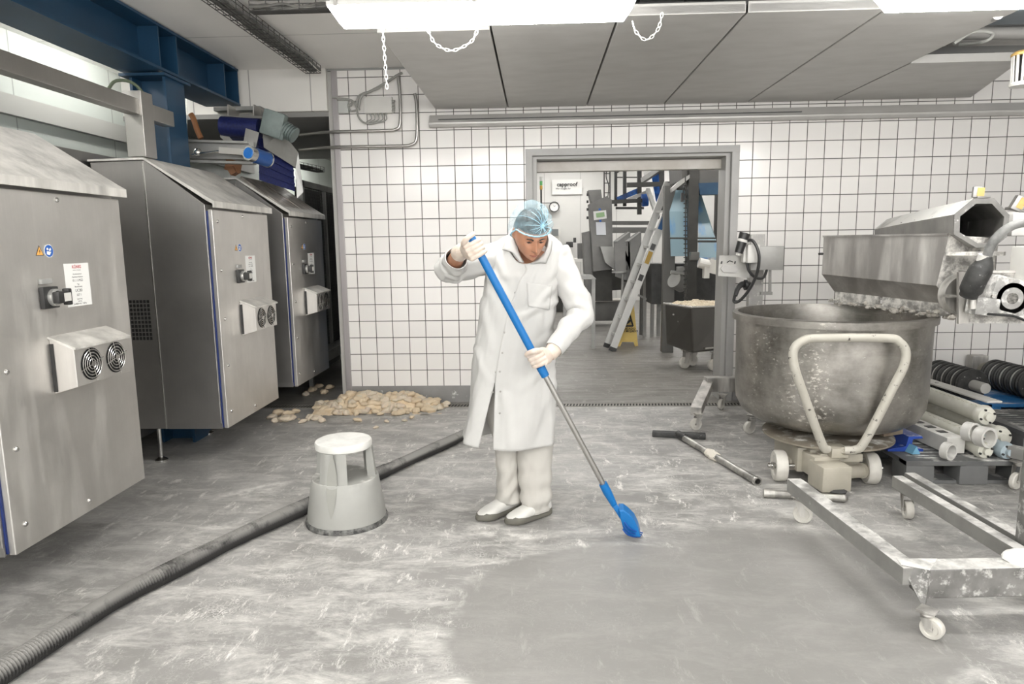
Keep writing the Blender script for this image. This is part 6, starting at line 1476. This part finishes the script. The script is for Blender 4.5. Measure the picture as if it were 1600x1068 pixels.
for j in range(NY+1):
    yr = 361+(691-361)*j/NY; cx_, a_, zc, zs, b_, cy = coat_row(yr); fy = cy-b_
    xp = aY(itp(PL, yr)[0], yr, fy).x; xf = aY(itp(PF, yr)[0], yr, fy).x
    over = .016 if yr < 590 else 0
    t0 = -math.acos(max(-.98, min(.98, (xp-cx_)/a_))); t1 = -math.acos(max(-.98, min(.98, (xf+over-cx_)/a_)))+2*pi
    row = []
    for i in range(NU+1):
        u = i/NU; t_ = t0+(t1-t0)*u; ct, st = cos(t_), sin(t_); p_ = 2.25
        da = (t_+pi/2+pi) % (2*pi)-pi                      # angle from the front of the neck
        yt = 361+50*math.exp(-(da/.62)**2); y = yt+(yr-361)*(691-yt)/330 if yr < 560 else yr
        if yr < 560: y = yt+(yr-361)*(560-yt)/199
        cx_, a_, zc, zs, b_, cy = coat_row(y)
        x = a_*math.copysign(abs(ct)**(2/p_), ct); yy = b_*math.copysign(abs(st)**(2/p_), st)
        low = max(0, (y-520)/170); nrm = V((ct, st, 0))
        fold = .0075*mnoise.noise(V((ct*2.4+st*1.1, y*.012, st*2.2)))*(1+low)+.012*low*sin(t_*6+1.2+y*.004)+.004*mnoise.noise(V((ct*7, y*.045+ct*3, st*7)))
        px_ = itp(ROWS, y)[0]+(itp(ROWS, y)[1]-itp(ROWS, y)[0])*(x/a_+1)/2
        if st < .2:
            for (ax_, ay_, bx2, by2, am, w_) in FOLDS:
                dx, dy = bx2-ax_, by2-ay_; LL = dx*dx+dy*dy; q = max(0, min(1, ((px_-ax_)*dx+(y-ay_)*dy)/LL)); ds = math.hypot(px_-ax_-q*dx, y-ay_-q*dy)
                fold += am*math.exp(-(ds/w_)**2)*(1-q*.6)-am*.7*math.exp(-((ds-w_*1.7)/w_)**2)*(1-q*.6)
        off = nrm*fold*min(1, (yr-361)/30)
        if u < .04: off += V((0, -.005, 0))*(1-u/.04*.3)          # the upper panel lies on top
        z = zc+zs*x
        if y > 640 and ct < 0 and st < .3: z += .035*(y-640)/50*max(0, -ct-.35)
        if y > 640 and ct > .55: z += .02*(y-640)/50*(ct-.55)
        row.append(V((cx_+x, cy+yy, z))+off)
    grid.append(row)
from mathutils.bvhtree import BVHTree
_fl = [v for r_ in grid for v in r_]; _w = NU+1
COATB = BVHTree.FromPolygons([tuple(v) for v in _fl], [(j*_w+i, j*_w+i+1, (j+1)*_w+i+1, (j+1)*_w+i) for j in range(NY) for i in range(NU)])
mb = MB(); mb.loft(grid, caps=False, closed=False)
coat = mb.build('lab_coat', COAT, person, smooth=75); sd = coat.modifiers.new('thickness', 'SOLIDIFY'); sd.thickness = .003; sd.offset = 1
def coat_front(px, y, out=.0):
    """point on the front of the coat under a photograph point"""
    b_, cy = coat_depth(y); xl, xr = itp(ROWS, y); L_, R_ = aY(xl, y, cy-.02), aY(xr, y, cy-.02); cx_ = (L_.x+R_.x)/2; a_ = (R_.x-L_.x)/2
    Y = cy-b_
    for _ in range(4):
        p = aY(px, y, Y); q = min(.98, abs((p.x-cx_)/a_)); Y = cy-b_*(1-q**2.25)**(1/2.25)
    p = aY(px, y, Y)
    hit = COATB.ray_cast(EYE, ray(px, y).normalized())[0]
    if hit is not None and abs(hit.y-p.y) < .06: p = hit
    return p+V((0, -out-.002, 0))
# sleeves
def sleeve(S_, E_, W_, r0, re, r1, seed, bend):
    pts = spline([S_+(S_-E_)*.18, S_, S_.lerp(E_, .5), E_, E_.lerp(W_, .5), W_], 12); n = len(pts); mb = MB(); X = None; secs = []
    for i, p in enumerate(pts):
        t_ = (pts[min(i+1, n-1)]-pts[max(i-1, 0)]).normalized()
        if X is None: X, Y, _ = frame_of(t_)
        else: X = (X-t_*X.dot(t_)).normalized(); Y = t_.cross(X).normalized()
        q = i/(n-1); r_ = rad_at([r0, r0, r0*.93, re, (re+r1)/2, r1], q); sec = []
        for k in range(36):
            a = 2*pi*k/36; w_ = .006*sin(q*46+3*sin(a+seed))*math.exp(-((q-.62)/.16)**2)+.009*mnoise.noise(V((cos(a)*1.5+seed, sin(a)*1.5, q*9)))+.003*mnoise.noise(V((cos(a)*4, sin(a)*4+seed, q*30)))
            rr_ = r_+w_*min(1, (1-q)*8+.25); 
            sec.append(p+(X*cos(a)+Y*sin(a))*rr_)
        secs.append(sec)
    # turn the cuff inside
    e = secs[-1]; c = sum(e, V((0, 0, 0)))/36; secs.append([c+(v-c)*.93+(S_-S_) for v in e]); secs.append([c+(v-c)*.9+(E_-W_).normalized()*.05 for v in e])
    c0 = sum(secs[0], V((0, 0, 0)))/36; secs.insert(0, [c0+(v-c0)*.4 for v in secs[0]])
    mb.loft(secs, caps=False); return mb.build('sleeve', COAT, coat, smooth=75)
sleeve(SR+V((.02, 0, -.005)), ER+V((.0, .01, -.005)), ER.lerp(WR, .62), .078, .074, .056, 1.3, 0)
sleeve(SL+V((-.005, 0, -.005)), EL, WL+(EL-WL)*.08, .074, .066, .046, 4.1, 0)
# collar, pocket, snaps
def flap(poly, out, th, name, m=COAT, parent=None):
    pts = [coat_front(x, y, out) for x, y in poly]; mb = MB(); mb.prism(pts, (0, th, 0)); bmesh.ops.triangulate(mb.b, faces=[f for f in mb.b.faces if len(f.verts) > 4]); return mb.build(name, m, parent or coat, smooth=0, bevel=.0015)
def collar(side, pts):
    """a folded collar leaf: outer line on the coat, inner line standing up against the neck"""
    rows = []
    for (x, y, o) in pts: rows.append(coat_front(x, y, o))
    return rows
def lin(P_): return [P_[i].lerp(P_[i+1], k/6) for i in range(len(P_)-1) for k in range(6)]+[P_[-1]]
def leaf(A_, B_, name='collar'):
    # ruled surface between two polylines (photo x, y, lift)
    P1 = lin([coat_front(x, y, o) for x, y, o in A_]); P2 = lin([coat_front(x, y, o) for x, y, o in B_]); n = min(len(P1), len(P2)); mb = MB()
    rows = [[P1[i*(len(P1)-1)//(n-1)].lerp(P2[i*(len(P2)-1)//(n-1)], q)+V((0, -.010*sin(pi*q), 0)) for q in (0, .25, .5, .75, 1)] for i in range(n)]
    mb.loft(rows, caps=False, closed=False); o = mb.build(name, COAT, coat, smooth=60); s_ = o.modifiers.new('thickness', 'SOLIDIFY'); s_.thickness = .003; s_.offset = 0; return o
leaf([(801, 364, .02), (803, 372, .02), (808, 386, .014), (813, 399, .010), (819, 410, .006)], [(795, 366, .008), (789, 377, .012), (785, 390, .012), (799, 393, .012), (811, 409, .008)])
leaf([(857, 372, .02), (855, 384, .022), (850, 396, .02), (841, 405, .016), (829, 411, .008)], [(863, 377, .008), (861, 392, .014), (853, 411, .014), (842, 410, .013), (831, 412, .008)])
# standing band round the back of the neck
mb = MB(); rows = []
for k in range(25):
    a = R(-8)+R(196)*k/24; c0 = NECKB+V((.005, .0, .0)); rows.append([c0+V((cos(a)*.088, sin(a)*.078, -.02)), c0+V((cos(a)*.086, sin(a)*.078, .01)), c0+V((cos(a)*.088, sin(a)*.080, .028+.016*sin(a))), c0+V((cos(a)*.102, sin(a)*.092, .012+.01*sin(a))), c0+V((cos(a)*.116, sin(a)*.102, -.010))])
mb.loft(rows, caps=False, closed=False); mb.build('collar', COAT, coat, smooth=60)
pk = MB(); C4 = ((823, 441), (863, 446), (858, 484), (825, 478))
pk.loft([[coat_front(*[(C4[0][k]*(1-u)+C4[1][k]*u)*(1-v)+(C4[3][k]*(1-u)+C4[2][k]*u)*v for k in (0, 1)], .0035) for u in [i/14 for i in range(15)]] for v in [j/14 for j in range(15)]], caps=False, closed=False)
po = pk.build('chest_pocket', COAT, coat, smooth=60); s_ = po.modifiers.new('thickness', 'SOLIDIFY'); s_.thickness = .003
for x, y in ((801, 457), (791, 488), (784, 519), (781, 551), (777, 580), (778, 611), (766, 612), (771, 581), (777, 645)):
    MB().lathe([(0, .002), (.0045, .0018), (.0055, 0)], coat_front(x+4, y, .003), (0, -1, 0), 12).build('snap', SNAP, coat)

# -- trousers
def trouser(H_, K_, A_, top, xs, seed):
    mb = MB(); secs = []; n = 60
    for i in range(n+1):
        q = i/n; y = top+(xs[-1][0]-top)*q; xl, xr = itp(xs, y); cyy = H_.lerp(A_, q).y
        L_, R_ = aY(xl, y, cyy), aY(xr, y, cyy); c = (L_+R_)/2; a = (R_.x-L_.x)/2; b_ = .085-.012*q; sec = []
        for k in range(48):
            t_ = 2*pi*k/48; w_ = .008*mnoise.noise(V((cos(t_)*1.6+seed, sin(t_)*1.6, q*3.5)))+.010*max(0, q-.6)/.4*sin(q*44+2.0*sin(t_+seed)+2*cos(t_))+.004*mnoise.noise(V((cos(t_)*5+seed, sin(t_)*5, q*14)))
            sec.append(c+V((cos(t_)*(a+w_), sin(t_)*(b_+w_), .012*q*sin(t_+2))))
        secs.append(sec)
    mb.loft(secs, caps=False); return mb
tl = trouser(V((0, 3.53, 0)), KL, V((0, 3.585, 0)), 585, [(585, 740, 812), (640, 757, 812), (690, 773, 812), (710, 776, 811), (750, 777, 812), (772, 774, 813), (783, 777, 814)], 1.)
tr = trouser(V((0, 3.52, 0)), KR, V((0, 3.52, 0)), 585, [(585, 796, 866), (640, 804, 868), (690, 808, 866), (710, 809, 864), (750, 811, 862), (780, 815, 860), (798, 818, 858)], 5.)
TRS = tl.build('trouser_leg', TROU, person, smooth=75), tr.build('trouser_leg', TROU, person, smooth=75)
for o in TRS: s_ = o.modifiers.new('thickness', 'SOLIDIFY'); s_.thickness = .003; s_.offset = -1
# -- shoes
SOLE = mat('olive_sole', (.14, .135, .11), (.11, .105, .09), 8, .6); SHOE = mat('white_shoe', (.70, .69, .66), (.62, .61, .58), 7, .5)
def shoe(heel, D_, seed):
    Z = V((0, 0, 1)); S_ = D_.cross(Z).normalized(); L_ = .285
    def sec(s, hw, z0, z1, p_=2.6, n=28, cz=None):
        c = heel+D_*(L_*s)+Z*((z0+z1)/2); return sect(c, S_, Z, hw, (z1-z0)/2, n, p_)
    W_ = [(.0, .022), (.04, .034), (.15, .040), (.35, .040), (.55, .046), (.72, .052), (.85, .047), (.94, .034), (1.0, .014)]
    top = [(.0, .085), (.06, .10), (.2, .108), (.35, .098), (.5, .090), (.65, .074), (.8, .060), (.92, .050), (1.0, .034)]
    mb = MB(); secs = []
    for i in range(31):
        s = i/30; secs.append(sec(s, itp(W_, s)[0]*.94, .016, itp(top, s)[0], 2.4))
    mb.loft(secs); up = mb.build('upper', SHOE, None, smooth=60); 
    mb = MB(); secs = []
    zt_ = [(0, .046), (.15, .040), (.4, .030), (.6, .034), (.75, .046), (.88, .050), (1.0, .036)]; zb = [(0, .0), (.6, .0), (.85, .0), (1.0, .010)]
    for i in range(31):
        s = -.006+1.018*i/30; q = max(0, min(1, s)); secs.append(sec(s, itp(W_, q)[0]*1.06+.001, itp(zb, q)[0], itp(zt_, q)[0], 3.4))
    mb.loft(secs); so = mb.build('sole', SOLE, up, smooth=60); return up
for hh_, D_ in ((V((-.118, 3.628, 0)), FDL), (V((.052, 3.565, 0)), FDR)):
    s_ = shoe(hh_, D_, 0); s_.name = 'shoe'; s_.parent = person; s_.matrix_parent_inverse = pworld(person).inverted()
